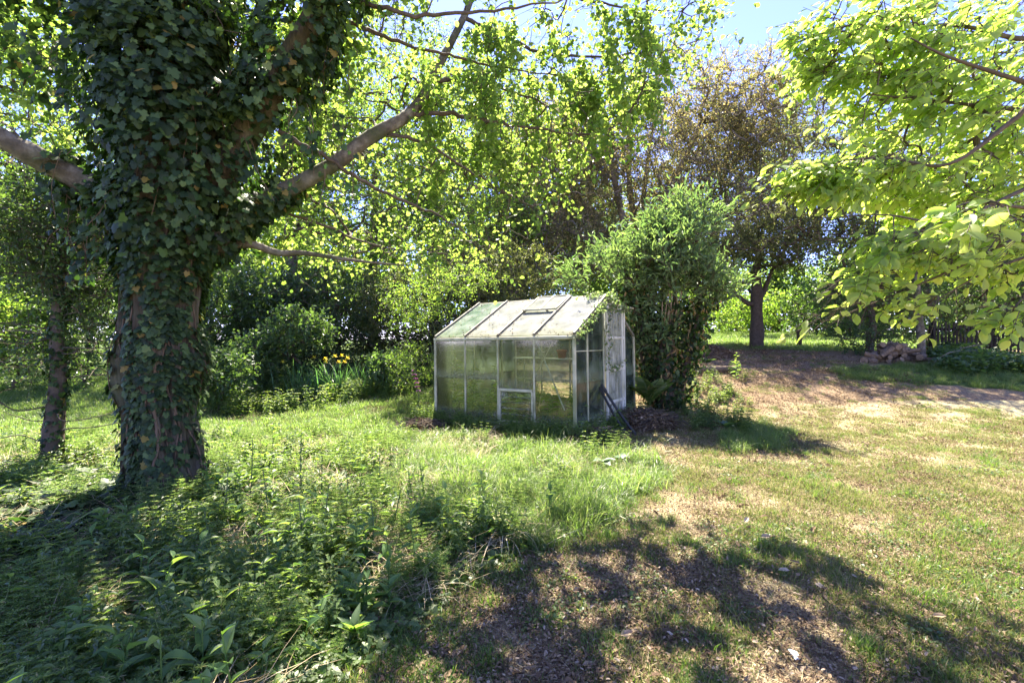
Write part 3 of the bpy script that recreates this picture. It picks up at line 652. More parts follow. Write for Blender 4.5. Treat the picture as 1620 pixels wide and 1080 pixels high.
# dark hedge behind the irises
for i, (px, top, rx, d, lm, lab, ls) in enumerate([
    (330, 415, 75, 12.0, 'hedge_leaf', 'dark shrub just right of the ivy covered trunk', .085),
    (430, 420, 85, 12.2, 'dark_leaf', 'dark glossy shrub behind the left end of the irises', .09),
    (530, 420, 85, 12.6, 'dark_leaf', 'dark shrub directly behind the yellow irises', .08),
    (625, 430, 80, 12.6, 'olive_leaf', 'brownish dark shrub between the irises and the greenhouse', .07),
    (720, 400, 85, 12.8, 'olive_leaf', 'olive shrub behind the left end of the greenhouse roof', .07),
    (815, 390, 85, 13.0, 'olive_leaf', 'olive shrub behind the middle of the greenhouse roof', .07)]):
    cl = [ell(px, (top + 590) / 2, rx, (612 - top) / 2, d, 1.1, 520, .3)]
    b = at(px, 540, d); b[2] = Hs(b[0], b[1])
    plant('hedge_shrub', lab, 'shrub', b, [(np.array([b, b + [.1, 0, .7], b + [0, .1, 1.6]]), [.08, .06, .04])], cl, lm, 'twig', ls, .6, ntw=4, nl=9, L=.34, r_tip=.005, stemname='stem', crown='foliage', tw=(i % 2 == 0))
# low lighter shrubs in front of it
for i, (px, py, rx, ry, d, lab) in enumerate([
    (345, 590, 45, 45, 8.6, 'grey green bramble growing beside the right side of the ivied trunk'),
    (400, 570, 40, 40, 9.9, 'leafy bramble clump to the left of the yellow irises'),
    (470, 525, 55, 40, 10.2, 'taller bramble with a pale spray behind the left irises'),
    (615, 580, 30, 24, 10.0, 'low dark bramble to the right of the yellow irises')]):
    b = at(px, 540, d); b[2] = Hs(b[0], b[1])
    plant('bramble', lab, 'bramble', b, [(np.array([b, b + [.1, 0, .3], b + [.05, .1, .6]]), [.02, .015, .01])], [ell(px, py, rx, ry, d, .45, 130, .3)], 'hedge_leaf', 'twig', .08, .65, T=T_R, ntw=4, nl=6, L=.22, r_tip=.003, stemname='stem', crown='foliage')
# left side beyond the thin trunk
for i, (px, py, rx, ry, d, lm, lab) in enumerate([
    (20, 520, 60, 70, 10.5, 'bright_leaf', 'sunlit bush at the left edge beyond the thin trunk'),
    (130, 510, 55, 80, 11, 'hedge_leaf', 'green bush between the thin trunk and the ivied trunk'),
    (-110, 500, 80, 110, 9.5, 'hedge_leaf', 'green bush at the far left edge of the garden')]):
    b = at(px, 540, d); b[2] = Hs(b[0], b[1])
    plant('garden_bush', lab, 'bush', b, [(np.array([b, b + [.1, 0, .3], b + [.05, .1, .9]]), [.05, .04, .02])], [ell(px, py, rx, ry, d, .9, 220, .3)], lm, 'twig', .09, .6, ntw=4, nl=8, L=.35, r_tip=.004, stemname='stem', crown='foliage')

# wild rose beside the greenhouse with arching pale shoots
b = at(690, 600, 9.4); b[2] = Hs(b[0], b[1])
st = []
for (x1, y1, x2, y2, x3, y3) in [(680, 540, 640, 480, 600, 455), (675, 560, 640, 540, 605, 560), (700, 520, 690, 440, 655, 400), (700, 530, 720, 450, 760, 430), (680, 560, 650, 590, 625, 600), (690, 530, 660, 470, 630, 430)]:
    st.append((np.array([b, at(x1, y1, 9.3), at(x2, y2, 9.1), at(x3, y3, 8.9)]), [.012, .01, .007, .004]))
plant('wild_rose', 'arching wild rose with small sunlit leaves at the left end of the greenhouse', 'shrub', b, st,
      [ell(660, 480, 55, 50, 9.2, .5, 120, .3), ell(740, 440, 60, 30, 9.6, .5, 90, .3), ell(650, 575, 35, 40, 9.0, .4, 60, .3)], 'bright_leaf', 'green_stem', .045, .6, T=T_Q, ntw=4, nl=7, L=.2, r_tip=.003, stemname='stem', crown='foliage')

# ---- buddleia growing out of an ivy clad stump
b = at(1058, 645, 8.6); b[2] = Hs(b[0], b[1]) - .05
stems = [(np.array([b, at(1050, 590, 8.6), at(1058, 530, 8.6), at(1070, 480, 8.6)]), [.17, .15, .14, .11]),
         (np.array([b + [.12, .1, 0], at(1085, 575, 8.7), at(1095, 520, 8.7), at(1110, 470, 8.7)]), [.10, .09, .07, .05]),
         (np.array([b + [-.1, .1, 0], at(1020, 570, 8.8), at(1010, 500, 8.8), at(990, 450, 8.8)]), [.09, .08, .07, .05])]
cl = [ell(1075, 395, 66, 44, 8.6, .7, 90, .35), ell(1090, 350, 34, 30, 8.6, .4, 34, .2), ell(1040, 375, 26, 30, 8.7, .4, 24, .2), ell(1130, 380, 20, 28, 8.5, .3, 20, .2), ell(985, 425, 70, 36, 8.8, .8, 75, .35), ell(930, 430, 45, 30, 9.2, .5, 60), ell(1020, 500, 40, 50, 8.7, .5, 80), ell(1040, 430, 70, 40, 8.5, .8, 80), ell(1120, 440, 35, 45, 8.5, .5, 60)]
root, clb = plant('buddleia', 'tall bright buddleia with long pointed leaves sprouting above the dark stump behind the greenhouse', 'shrub', b, stems, cl, 'buddleia', 'twig', .135, .27, T=T_L, ntw=4, nl=8, L=.50, r_tip=.004, droop=-.45, up=.5, crown='foliage', stemname='stem', rtw=.003, spread=.9)
g = Geo()
for k in range(9):
    p = at(1052 + k * 3 + rng.normal() * 2, 510, 8.45); tube(g, [p + [0, .1, -.15], p + [rng.normal() * .02, 0, .15], p + [rng.normal() * .05, 0, rng.uniform(.35, .6)]], [.014, .013, .009], 5)
g.build('cut_stems', M['cutwood'], root)
# its coat of ivy and dead leaves
def trunk_ivy(name, label, P0, radii, n, ls, spread, leafm='ivy', dens=None, wig=.6, zmin=None):
    pass
ivs = thing('stump_ivy', b, label='dark ivy and dead leaves wrapping the stump under the buddleia', cat='ivy')
gl = Geo(); gd = Geo()
for P, r in stems:
    C = catmull(P, 8); n = 1500; k = rng.integers(0, len(C) - 1, n); f = rng.random(n)[:, None]
    c = C[k] * (1 - f) + C[k + 1] * f; o = rv(n); o[:, 2] *= .3
    q = c + o * (rng.uniform(.14, .40, n) * 1.0)[:, None]; q = q[q[:, 2] > H(q[:, 0], q[:, 1]) + .02]; o = q - q + o[:len(q)]
    m = rng.random(len(q)) < .85; D = o * .5 + rv(len(q)) * .5; D[:, 2] -= .8
    leaves(gl, q[m], D[m], o[m] + rv(m.sum()) * .4, rng.uniform(.05, .09, m.sum()), 1., T_IVY, rng.random(m.sum()))
    m = ~m; leaves(gd, q[m], D[m], o[m] + rv(m.sum()) * .6, rng.uniform(.07, .13, m.sum()), .4, T_L, rng.random(m.sum()))
gl.build('foliage', M['ivy'], ivs); gd.build('dead_leaves', M['rusty'], ivs)

# ------------------------------------------------------------------ the ivy clad tree
TB = np.array([-3.05, 4.05, Hs(-3.05, 4.05)])
tree = thing('poplar_tree', TB, label='big old tree with ivy covered trunk and long grey limb', cat='tree')
def trunk_mesh():
    g = Geo(); ns, nr = 160, 300; h = 4.6
    ang = np.arange(ns) / ns * 2 * np.pi; zz = np.linspace(-.25, h, nr)
    A, Zg = np.meshgrid(ang, zz)
    cx = TB[0] + np.interp(Zg, [0, 1, 2, 3, 4.6], [0, -.10, -.04, .06, .12]); cy = TB[1] + Zg * 0
    r = np.interp(Zg, [-.25, 0, .25, .7, 1.2, 1.6, 2.2, 3.0, 4.6], [.42, .33, .26, .225, .28, .25, .27, .34, .32])
    fl = np.exp(-np.maximum(Zg, 0) * 1.6)
    r = r * (1 + (.13 + .10 * fl) * np.sin(A * 5 + Zg * .7 + .6) * .6 + .07 * np.sin(A * 9 - Zg * 1.3) )
    r = r + .10 * np.exp(-(((A - .15 + np.pi) % (2 * np.pi) - np.pi) / .5) ** 2 - ((Zg - 1.12) / .22) ** 2)      # burr on the right
    r = r + .09 * np.exp(-(((A - 3.2 + np.pi) % (2 * np.pi) - np.pi) / .5) ** 2 - ((Zg - .95) / .2) ** 2)       # burr on the left
    r = r + .025 * (vnoise(A * 8 + 3, Zg * 1.4, 1.6, 7) - .5) + .030 * (vnoise(np.abs(np.sin(A * 12)) * 3, Zg * 3, 1, 9) - .5) + .018 * np.abs(vnoise(A * 14 + Zg * 1.1, Zg * 2.2, 1, 10) - .5) + .012 * (vnoise(A * 30, Zg * 7, 1, 12) - .5)
    V = np.stack([cx + r * np.cos(A), cy + r * np.sin(A), TB[2] + Zg], 2).reshape(-1, 3)
    i, j = np.meshgrid(np.arange(ns), np.arange(nr - 1)); a = (j * ns + i).ravel(); b_ = (j * ns + (i + 1) % ns).ravel()
    g.add(V, np.stack([a, b_, b_ + ns, a + ns], 1)); return g, V.reshape(nr, ns, 3), zz
gt_, TV, TZ = trunk_mesh()
gt_.build('trunk', M['bark'], tree, True)
limb_defs = {
 'limb_main': ([at(330, 395, 4.15), at(372, 352, 4.1), at(405, 322, 4.1), at(470, 292, 4.2), at(530, 258, 4.3), at(585, 218, 4.4), at(640, 186, 4.55), at(668, 155, 4.7), at(690, 112, 4.85), at(715, 65, 5.0), at(745, 0, 5.1), at(765, -80, 5.2)],
          [.13, .10, .082, .072, .068, .064, .058, .052, .046, .040, .034, .026]),
 'limb_ivied': ([at(330, 300, 4.1), at(390, 210, 4.0), at(440, 120, 3.9), at(490, 40, 3.8), at(540, -60, 3.7)], [.16, .13, .11, .09, .07]),
 'limb_left': ([at(230, 330, 4.1), at(160, 300, 4.0), at(100, 272, 3.9), at(45, 242, 3.75), at(-40, 195, 3.6), at(-140, 150, 3.5)], [.14, .11, .095, .085, .075, .06]),
 'limb_top': ([at(290, 250, 4.05), at(280, 60, 4.0), at(250, -160, 4.1), at(240, -500, 4.2)], [.34, .26, .2, .1]),
 'limb_low': ([at(355, 385, 4.1), at(400, 387, 4.2), at(440, 400, 4.3), at(480, 400, 4.4), at(560, 412, 4.6), at(640, 420, 4.8)], [.05, .04, .034, .026, .016, .008]),
 'b1': ([at(440, 208, 3.95), at(500, 240, 4.1), at(570, 282, 4.3), at(640, 318, 4.5), at(700, 345, 4.7), at(770, 395, 4.9)], [.022, .020, .017, .014, .010, .005]),
 'b2': ([at(648, 180, 4.6), at(700, 180, 4.6), at(760, 188, 4.7), at(840, 202, 4.8), at(930, 212, 4.9), at(1000, 190, 5.0)], [.026, .022, .019, .015, .011, .005]),
 'b3': ([at(686, 128, 4.8), at(730, 126, 4.9), at(780, 136, 5.0), at(850, 160, 5.1), at(900, 190, 5.2)], [.024, .02, .017, .011, .005]),
 'b4': ([at(500, 15, 3.85), at(560, 38, 4.1), at(640, 70, 4.4), at(700, 84, 4.6), at(780, 105, 4.8), at(880, 120, 4.9)], [.022, .020, .018, .015, .011, .005]),
 'b5': ([at(606, 212, 4.45), at(660, 222, 4.6), at(720, 255, 4.8), at(790, 300, 5.0), at(840, 328, 5.2)], [.02, .017, .014, .009, .004]),
 'b6': ([at(380, 345, 4.15), at(430, 330, 4.3), at(520, 360, 4.6), at(600, 390, 4.9), at(700, 400, 5.1)], [.018, .016, .013, .009, .004]),
 'b7': ([at(728, 30, 5.05), at(790, 50, 5.2), at(850, 82, 5.3), at(950, 90, 5.3), at(1050, 80, 5.4), at(1120, 60, 5.4)], [.026, .022, .018, .014, .01, .004]),
 'b8': ([at(738, 0, 5.1), at(800, -30, 5.1), at(880, -10, 5.0), at(980, 10, 4.9), at(1080, 20, 4.9)], [.024, .02, .016, .011, .004]),
 'b9': ([at(672, 145, 4.7), at(650, 122, 4.9), at(635, 160, 5.2), at(625, 175, 5.4)], [.016, .014, .01, .005]),
 'b10': ([at(560, 0, 3.9), at(640, 20, 3.8), at(760, 20, 3.7), at(900, 0, 3.7)], [.02, .017, .012, .005]),
}
roots = []
for nm, (P, r) in limb_defs.items():
    C = catmull(np.array(P), 7); rr = np.interp(np.linspace(0, 1, len(C)), np.linspace(0, 1, len(r)), r)
    if nm.startswith('b'):
        C = C + rng.normal(size=C.shape) * .008
    g = Geo(); tube(g, C, rr, 14 if rr[0] > .05 else 7, rough=.16, seed=len(nm) + int(rr[0] * 100))
    big = nm.startswith('limb')
    g.build('limb' if big and rr[0] > .06 else 'branch', M['limb'] if nm in ('limb_main', 'limb_low', 'limb_left') else M['twig'] if not big else M['bark'], tree, True)
    roots.append(C)
R_all = np.vstack(roots)
def near_ell(*a): return ell(*a)
cl = np.vstack([
    ell(470, 250, 130, 190, 4.9, .9, 200, .1), ell(640, 280, 150, 150, 5.2, .9, 260, .1), ell(800, 240, 150, 170, 5.2, .9, 290, .1),
    ell(960, 150, 140, 130, 5.1, .9, 280, .1), ell(1060, 80, 100, 95, 5.0, .7, 160, .1), ell(700, 60, 230, 110, 4.6, .9, 250, .1), ell(560, 400, 170, 55, 5.2, .7, 130, .1), ell(760, 390, 110, 50, 5.4, .5, 60, .1),
    ell(60, 120, 150, 150, 4.4, .9, 140, .1), ell(330, 20, 260, 90, 4.0, .8, 160, .1)])
q = PX(cl)
# outline: nothing right of the edge that leaves the blue sky and the brown tree free
edge = np.interp(q[:, 1], [-200, 0, 60, 130, 200, 260, 330, 400, 460], [1190, 1165, 1140, 1070, 1010, 930, 860, 810, 780])
cl = cl[(q[:, 0] < edge + rng.normal(size=len(q)) * 12) & (q[:, 1] < 470) & (cl[:, 2] > 1.9)]
# crown above the frame that throws the shade of the foreground
extra = np.vstack([np.stack([rng.uniform(-7, 1.4, 260), rng.uniform(3.0, 6.6, 260), rng.uniform(4.6, 7.6, 260)], 1)])
extra = extra[(PX(extra)[:, 1] < -20)]
kp = light_keep(cl); qk = PX(cl)
cl = cl[kp | (rng.random(len(cl)) < .5)]
extra = extra[light_keep(extra)]
gb = Geo()
cl_all = np.vstack([cl, extra])
dirs = grow(gb, cl_all, R_all[::2], .0024, 2.5, .2, .1, 5, .03)
gb.build('branches', M['twig'], tree, True)
gtw = Geo()
Q, ld, nn, ln = sprays(cl_all, dirs, 5, .37, 12, .054, droop=.15, up=.5, gtw=gtw, rtw=.0015, gaps=True)
gtw.build('twigs', M['twig'], tree)
k_ = sun_gaps(Q, .93); Q, ld, nn, ln = Q[k_], ld[k_], nn[k_], ln[k_]
# the leaves that show largest are single parts, the rest one mass
def split_leaves(Q, ld, nn, ln, wr, T, mname, parent, nsingle=300, lo=0, hi=1):
    q = PX(Q); infr = (q[:, 0] > 0) & (q[:, 0] < 1620) & (q[:, 1] > 0) & (q[:, 1] < 1080) & (Q[:, 1] > .5)
    size = np.where(infr, ln / Q[:, 1], 0); idx = np.argsort(-size)[:nsingle]
    g1 = Geo(); leaves(g1, np.zeros((1, 3)), np.array([[1., 0, 0]]), np.array([[0., 0, 1]]), 1., wr, T, 0)
    mesh = g1.mesh('leaf', M[mname], True)
    o0 = np.array(parent['_o'])
    for k in idx:
        D = ld[k] / np.linalg.norm(ld[k]); n_ = nn[k] - D * (nn[k] @ D); n_ /= np.linalg.norm(n_) + 1e-9; s_ = np.cross(n_, D)
        o = bpy.data.objects.new('leaf', mesh); S.collection.objects.link(o); o.parent = parent
        mm = Matrix(((D[0], s_[0], n_[0]), (D[1], s_[1], n_[1]), (D[2], s_[2], n_[2]))).to_4x4()
        o.matrix_local = Matrix.Translation(Vector((Q[k] - o0).tolist())) @ mm @ Matrix.Scale(float(ln[k]), 4)
    rest = np.ones(len(Q), bool); rest[idx] = False
    return rest
rest = split_leaves(Q, ld, nn, ln, .85, T_R, 'canopy', tree)
g = Geo(); leaves(g, Q[rest], ld[rest], nn[rest], ln[rest], .85, T_R, rng.random(rest.sum()))
g.build('crown', M['canopy'], tree, kind='stuff')

# ---- ivy on the tree
ivy = thing('ivy', TB + [-.1, -.4, 0], label='dark ivy climbing the big trunk and smothering its upper limbs', cat='ivy')
P_, D_, N__, L_ = [], [], [], []
# trunk surface
nr, ns = TV.shape[:2]; n = 13500
kz = rng.integers(15, nr - 2, n); ks = rng.integers(0, ns, n); p = TV[kz, ks]; z = TZ[kz]
c = TV.mean(1)[kz]; o = p - c; o[:, 2] = 0; o /= np.linalg.norm(o, axis=1, keepdims=True)
ang = np.arctan2(o[:, 1], o[:, 0])
cov = vnoise(ang * 1.6 + 20, z * 1.2, 1.3, 2) * .9 + .25 * smooth(z, 0, 3) + .1
bare = (np.abs(ang + .35) < .75) & (z < 1.05)      # bare bark at the lower right, as seen from the path
bare &= z < .8
bare |= (np.abs(ang + 2.3) < .30) & (z > .2) & (z < 1.9)
k = (cov > .36) & ~(bare & (rng.random(n) < .75))
p, o, z = p[k], o[k], z[k]; off = rng.uniform(.012, .035 + .13 * smooth(z, 1.3, 2.6), len(p))
P_.append(p + o * off[:, None]); D = rv(len(p)) * .5 + o * .35; D[:, 2] -= .9; D_.append(D); N__.append(o + rv(len(p)) * .35 + [0, 0, .35]); L_.append(rng.uniform(.035, .066, len(p)))
# swollen upper mass round the limbs
def along(P, r, n, spread, zlow=2.0, s=(.030, .080)):
    C = catmull(np.array(P), 7); k = rng.integers(0, len(C) - 1, n); f = rng.random(n)[:, None]
    c = C[k] * (1 - f) + C[k + 1] * f; o = rv(n); rr = np.interp(k, np.linspace(0, len(C), len(r)), r)
    q = c + o * (rr + spread * (.35 + .65 * rng.random(n) ** .7))[:, None]
    kk = vnoise(q[:, 0] * 2 + q[:, 1], q[:, 2] * 2, 1.9, 6) * .6 + vnoise(q[:, 0] * 2 - q[:, 1], q[:, 2] * 2, 4.5, 8) * .4 > .30 + .30 * np.clip((np.linalg.norm(q - c, axis=1) - rr) / (spread + .01) - .35, 0, 1)
    q, o = q[kk], o[kk]; D = rv(len(q)) * .5 + o * .35; D[:, 2] -= .8
    P_.append(q); D_.append(D); N__.append(o + rv(len(q)) * .4 + [0, 0, .35]); L_.append(rng.uniform(s[0], s[1], len(q)))
along(limb_defs['limb_ivied'][0], limb_defs['limb_ivied'][1], 6500, .34)
along(limb_defs['limb_top'][0][:3], limb_defs['limb_top'][1][:3], 11500, .50)
along([at(300, 330, 4.0), at(280, 180, 3.9), at(200, 60, 3.8), at(120, -40, 3.7)], [.3, .3, .2, .15], 7500, .43)
along(limb_defs['limb_left'][0][:3], limb_defs['limb_left'][1][:3], 1500, .14)
along([at(60, 60, 3.7), at(200, 0, 3.8), at(330, -20, 3.9), at(470, 20, 3.9)], [.15, .2, .2, .15], 4600, .42)
along(limb_defs['limb_main'][0][:4], limb_defs['limb_main'][1][:4], 1100, .10)
# hanging runners at the ragged edges
run_ = Geo()
for k in range(70):
    a = np.array(random.choice([at(rng.uniform(330, 560), rng.uniform(20, 250), 3.8), at(rng.uniform(20, 330), rng.uniform(60, 330), 3.65), at(rng.uniform(100, 180), rng.uniform(280, 420), 3.85)]))
    ln_ = rng.uniform(.15, .55); e = a + [rng.normal() * .08, rng.normal() * .06, -ln_]; C = catmull([a, (a + e) / 2 + [rng.normal() * .04, 0, 0], e], 6); segs(run_, C[:-1], C[1:], .003, .003, 4)
    m_ = int(ln_ * 34); t_ = rng.integers(0, len(C), m_); o_ = rv(m_); P_.append(C[t_] + o_ * .03); D_.append(o_ * .5 + [0, 0, -.8]); N__.append(rv(m_) * .5 + [0, -.6, .4]); L_.append(rng.uniform(.03, .07, m_))
run_.build('runners', M['vine'], ivy)
P_, D_, N__, L_ = np.vstack(P_), np.vstack(D_), np.vstack(N__), np.concatenate(L_)
k_ = sun_gaps(P_, .55, .4) | (P_[:, 2] < 2.7); P_, D_, N__, L_ = P_[k_], D_[k_], N__[k_], L_[k_]
# show the single leaves facing the path: nearest first
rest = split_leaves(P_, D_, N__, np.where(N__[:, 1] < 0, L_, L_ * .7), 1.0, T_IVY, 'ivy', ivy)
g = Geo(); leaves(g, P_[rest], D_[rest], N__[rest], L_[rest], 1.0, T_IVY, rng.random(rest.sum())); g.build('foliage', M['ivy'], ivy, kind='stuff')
# its woody stems climbing the trunk
for k in range(17):
    ks = int(rng.integers(0, ns)) if k > 9 else int((ns * (.75 + rng.uniform(-.17, .2))) % ns)
    pts = []; s_ = float(ks); z1 = rng.uniform(120, 280)
    for j in np.arange(8, z1, 7.):
        s_ += rng.normal() * 2.0; p = TV[int(j), int(s_) % ns]; c = TV[int(j)].mean(0); o = p - c; o /= np.linalg.norm(o); pts.append(p + o * .012)
    g = Geo(); r0 = rng.uniform(.005, .014); tube(g, catmull(pts, 3), np.linspace(r0, r0 * .4, (len(pts) - 1) * 3 + 1), 6, rough=.3, seed=k); g.build('vine', M['vine'], ivy, True)

# ------------------------------------------------------------------ thin ivied tree on the far left
b = at(82, 745, 4.95); b[2] = Hs(b[0], b[1]) - .05
st = [(np.array([b, at(85, 680, 4.95), at(92, 600, 4.95), at(90, 520, 4.95), at(100, 420, 4.95), at(103, 330, 5), at(100, 240, 5)]), [.105, .085, .07, .066, .062, .055, .04])]
for k in range(34):
    h = rng.uniform(260, 700); sx = rng.choice([-1, 1]); ln = rng.uniform(.5, 1.1)
    p0 = at(95, h, 4.95); p1 = p0 + [sx * ln * .5, rng.normal() * .2, rng.uniform(-.02, .12)]; p2 = p0 + [sx * ln, rng.normal() * .4, rng.uniform(-.22, .2)]; pm = (p0 + p1) / 2 + rng.normal(size=3) * .04; pn = (p1 + p2) / 2 + rng.normal(size=3) * .07
    st.append((np.array([p0, pm, p1, pn, p2]), [.008, .006, .005, .0035, .002]))
plant('spindly_tree', 'thin dark ivied trunk with bare level twigs at the left edge', 'tree', b, st,
      [ell(60, 360, 90, 110, 5.0, .7, 300, .2), ell(140, 420, 60, 120, 5.2, .6, 170, .2), ell(60, 560, 90, 60, 5.1, .6, 60, .2)], 'dark_leaf', 'twig', .05, .55, T=T_R, ntw=4, nl=7, L=.24, r_tip=.0025, rmax=.02, stemname='trunk', droop=.1)
gl = Geo(); C = catmull(st[0][0], 8); n = 1500; k = rng.integers(0, len(C) - 1, n); f = rng.random(n)[:, None]; c = C[k] * (1 - f) + C[k + 1] * f; o = rv(n); o[:, 2] *= .3
q = c + o * rng.uniform(.06, .13, n)[:, None]; D = rv(n) * .5; D[:, 2] -= .8
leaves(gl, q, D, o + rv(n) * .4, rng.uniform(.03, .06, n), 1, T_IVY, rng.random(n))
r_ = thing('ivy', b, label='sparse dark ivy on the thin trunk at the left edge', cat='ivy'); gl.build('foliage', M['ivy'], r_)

# ------------------------------------------------------------------ large leaved tree on the right
mb = np.array([5.6, 3.6, Hs(5.6, 3.6)])
mag = thing('magnolia_tree', mb, label='broad leaved tree reaching in from the right with glowing yellow green leaves', cat='tree')
md = [([mb, mb + [-.1, 0, 1.2], mb + [-.3, 0, 2.4], mb + [-.4, .1, 3.8]], [.16, .13, .11, .06])]
lims = [([mb + [-.3, 0, 2.2], at(1620, 175, 3.7), at(1480, 160, 3.5), at(1380, 150, 3.4)], [.05, .030, .016, .006]),
        ([mb + [-.35, 0, 3.0], at(1600, 60, 3.6), at(1500, 40, 3.5), at(1330, 50, 3.5), at(1260, 60, 3.6)], [.05, .028, .018, .01, .004]),
        ([mb + [-.2, 0, 2.0], at(1620, 130, 3.1), at(1500, 90, 3.0), at(1440, 60, 3.0)], [.04, .026, .014, .006]),
        ([mb + [-.2, 0, 1.8], at(1610, 185, 3.0), at(1500, 260, 3.1), at(1400, 250, 3.3), at(1280, 262, 3.5), at(1200, 290, 3.6)], [.045, .026, .018, .012, .008, .003]),
        ([mb + [-.2, 0, 1.4], at(1620, 300, 3.0), at(1500, 350, 3.0), at(1400, 340, 3.1), at(1300, 345, 3.3)], [.04, .022, .014, .009, .004]),
        ([mb + [-.1, 0, 1.2], at(1620, 370, 3.0), at(1500, 430, 3.1), at(1380, 480, 3.3), at(1300, 510, 3.4)], [.035, .018, .012, .007, .003]),
        ([mb + [-.1, 0, 1.0], at(1640, 400, 2.9), at(1560, 430, 3.0), at(1490, 470, 3.1), at(1440, 500, 3.1)], [.03, .016, .010, .006, .003]),
        ([mb + [-.1, 0, 1.6], at(1630, 330, 2.4), at(1540, 320, 2.35), at(1500, 335, 2.35)], [.03, .015, .009, .004]),
        ([mb + [-.1, 0, .9], at(1660, 440, 2.7), at(1610, 480, 2.75), at(1600, 500, 2.8)], [.02, .012, .008, .004])]
R2 = []
for i, (P, r) in enumerate(md + lims):
    if i:
        P = [P[0], P[1] * 1.0 + (P[1] - P[2]) * .9] + list(P[1:]); r = [r[0] * .8, r[1] * .85] + [v * .62 for v in r[1:]]
    C = catmull(np.array(P), 7); rr = np.interp(np.linspace(0, 1, len(C)), np.linspace(0, 1, len(r)), r)
    g = Geo(); tube(g, C, rr, 9 if i else 14, rough=.12, seed=i); g.build('trunk' if i == 0 else 'limb', M['twig'] if i else M['limb'], mag, True); R2.append(C[(2 if i else 8):])
R2 = np.vstack(R2)
cl = np.vstack([ell(1450, 120, 160, 130, 3.6, .55, 190, .1), ell(1600, 200, 150, 200, 3.7, .8, 260, .1), ell(1400, 270, 130, 60, 3.5, .4, 80, .1), ell(1270, 285, 75, 30, 3.6, .25, 50, .1),
                ell(1480, 390, 120, 50, 3.2, .4, 75, .1), ell(1300, 75, 60, 60, 3.7, .4, 44, .1), ell(1390, 60, 110, 80, 3.5, .5, 75, .1), ell(1360, 455, 75, 36, 3.3, .25, 50, .1), ell(1300, 505, 38, 20, 3.4, .12, 16, .1), ell(1500, 300, 130, 60, 3.8, .4, 70, .1), ell(1470, 485, 50, 20, 3.1, .2, 14, .1), ell(1610, 495, 30, 30, 2.8, .15, 8, .1), ell(1560, 340, 50, 22, 2.35, .15, 12, .1), ell(1600, 400, 60, 40, 3.4, .3, 30)])
q = PX(cl)
edge = np.interp(q[:, 1], [-100, 0, 60, 110, 150, 200, 240, 270, 300, 330, 345, 400, 430, 470, 500, 540], [1280, 1262, 1232, 1245, 1262, 1262, 1250, 1215, 1195, 1240, 1300, 1330, 1320, 1300, 1270, 1255])
low = np.interp(q[:, 0], [1180, 1260, 1330, 1400, 1480, 1560, 1620], [320, 545, 500, 505, 500, 500, 540])
cl = cl[(q[:, 0] > edge + 8) & (q[:, 1] < low) & (cl[:, 1] > 1.9)]
gb = Geo(); dirs = grow(gb, cl, R2[::2], .0026, 2.3, .35, .08, 5, .02); gb.build('branches', M['twig'], mag, True)
# twigs run left and slightly down, leaves lie along them
n = len(cl); ntw, nl = 3, 6; A = np.repeat(cl, ntw, 0); m = len(A)
tw = np.array([-.8, -.15, -.38])[None] + rv(m) * .5; tw /= np.linalg.norm(tw, axis=1, keepdims=True); Lt = rng.uniform(.14, .30, m); B = A + tw * Lt[:, None]
gtw = Geo(); segs(gtw, A, B, .0028, .0014, 4); gtw.build('twigs', M['twig'], mag)
t = np.tile((np.arange(nl) + .8) / nl, m); Q = np.repeat(A, nl, 0) + np.repeat(B - A, nl, 0) * t[:, None]
sgn = np.tile(np.array([1, -1] * nl)[:nl], m)[:, None]; twr = np.repeat(tw, nl, 0); hor = np.cross(twr, [0, 0, 1.]); hor /= np.linalg.norm(hor, axis=1, keepdims=True)
ld = twr * .75 + hor * sgn * .75 + rv(m * nl) * .3; ld[:, 2] -= .12
nn = rv(m * nl) * .8 + [0, -.55, .75]; ln = rng.uniform(.045, .105, m * nl)
k_ = sun_gaps(Q, .55); Q, ld, nn, ln = Q[k_], ld[k_], nn[k_], ln[k_]
rest = split_leaves(Q, ld, nn, ln, .52, T_BIG, 'magnolia', mag)
T_CURL = T_grid([(0, .02), (.14, .22), (.38, .40), (.62, .5), (.84, .42), (.96, .08)], .28, .48)
ri = np.where(rest)[0]; h1, h2 = ri[::2], ri[1::2]
g = Geo(); leaves(g, Q[h1], ld[h1], nn[h1], ln[h1], .52, T_BIG, rng.random(len(h1))); leaves(g, Q[h2], ld[h2], nn[h2], ln[h2] * .9, .46, T_CURL, rng.random(len(h2))); g.build('crown', M['magnolia'], mag, True, kind='stuff')

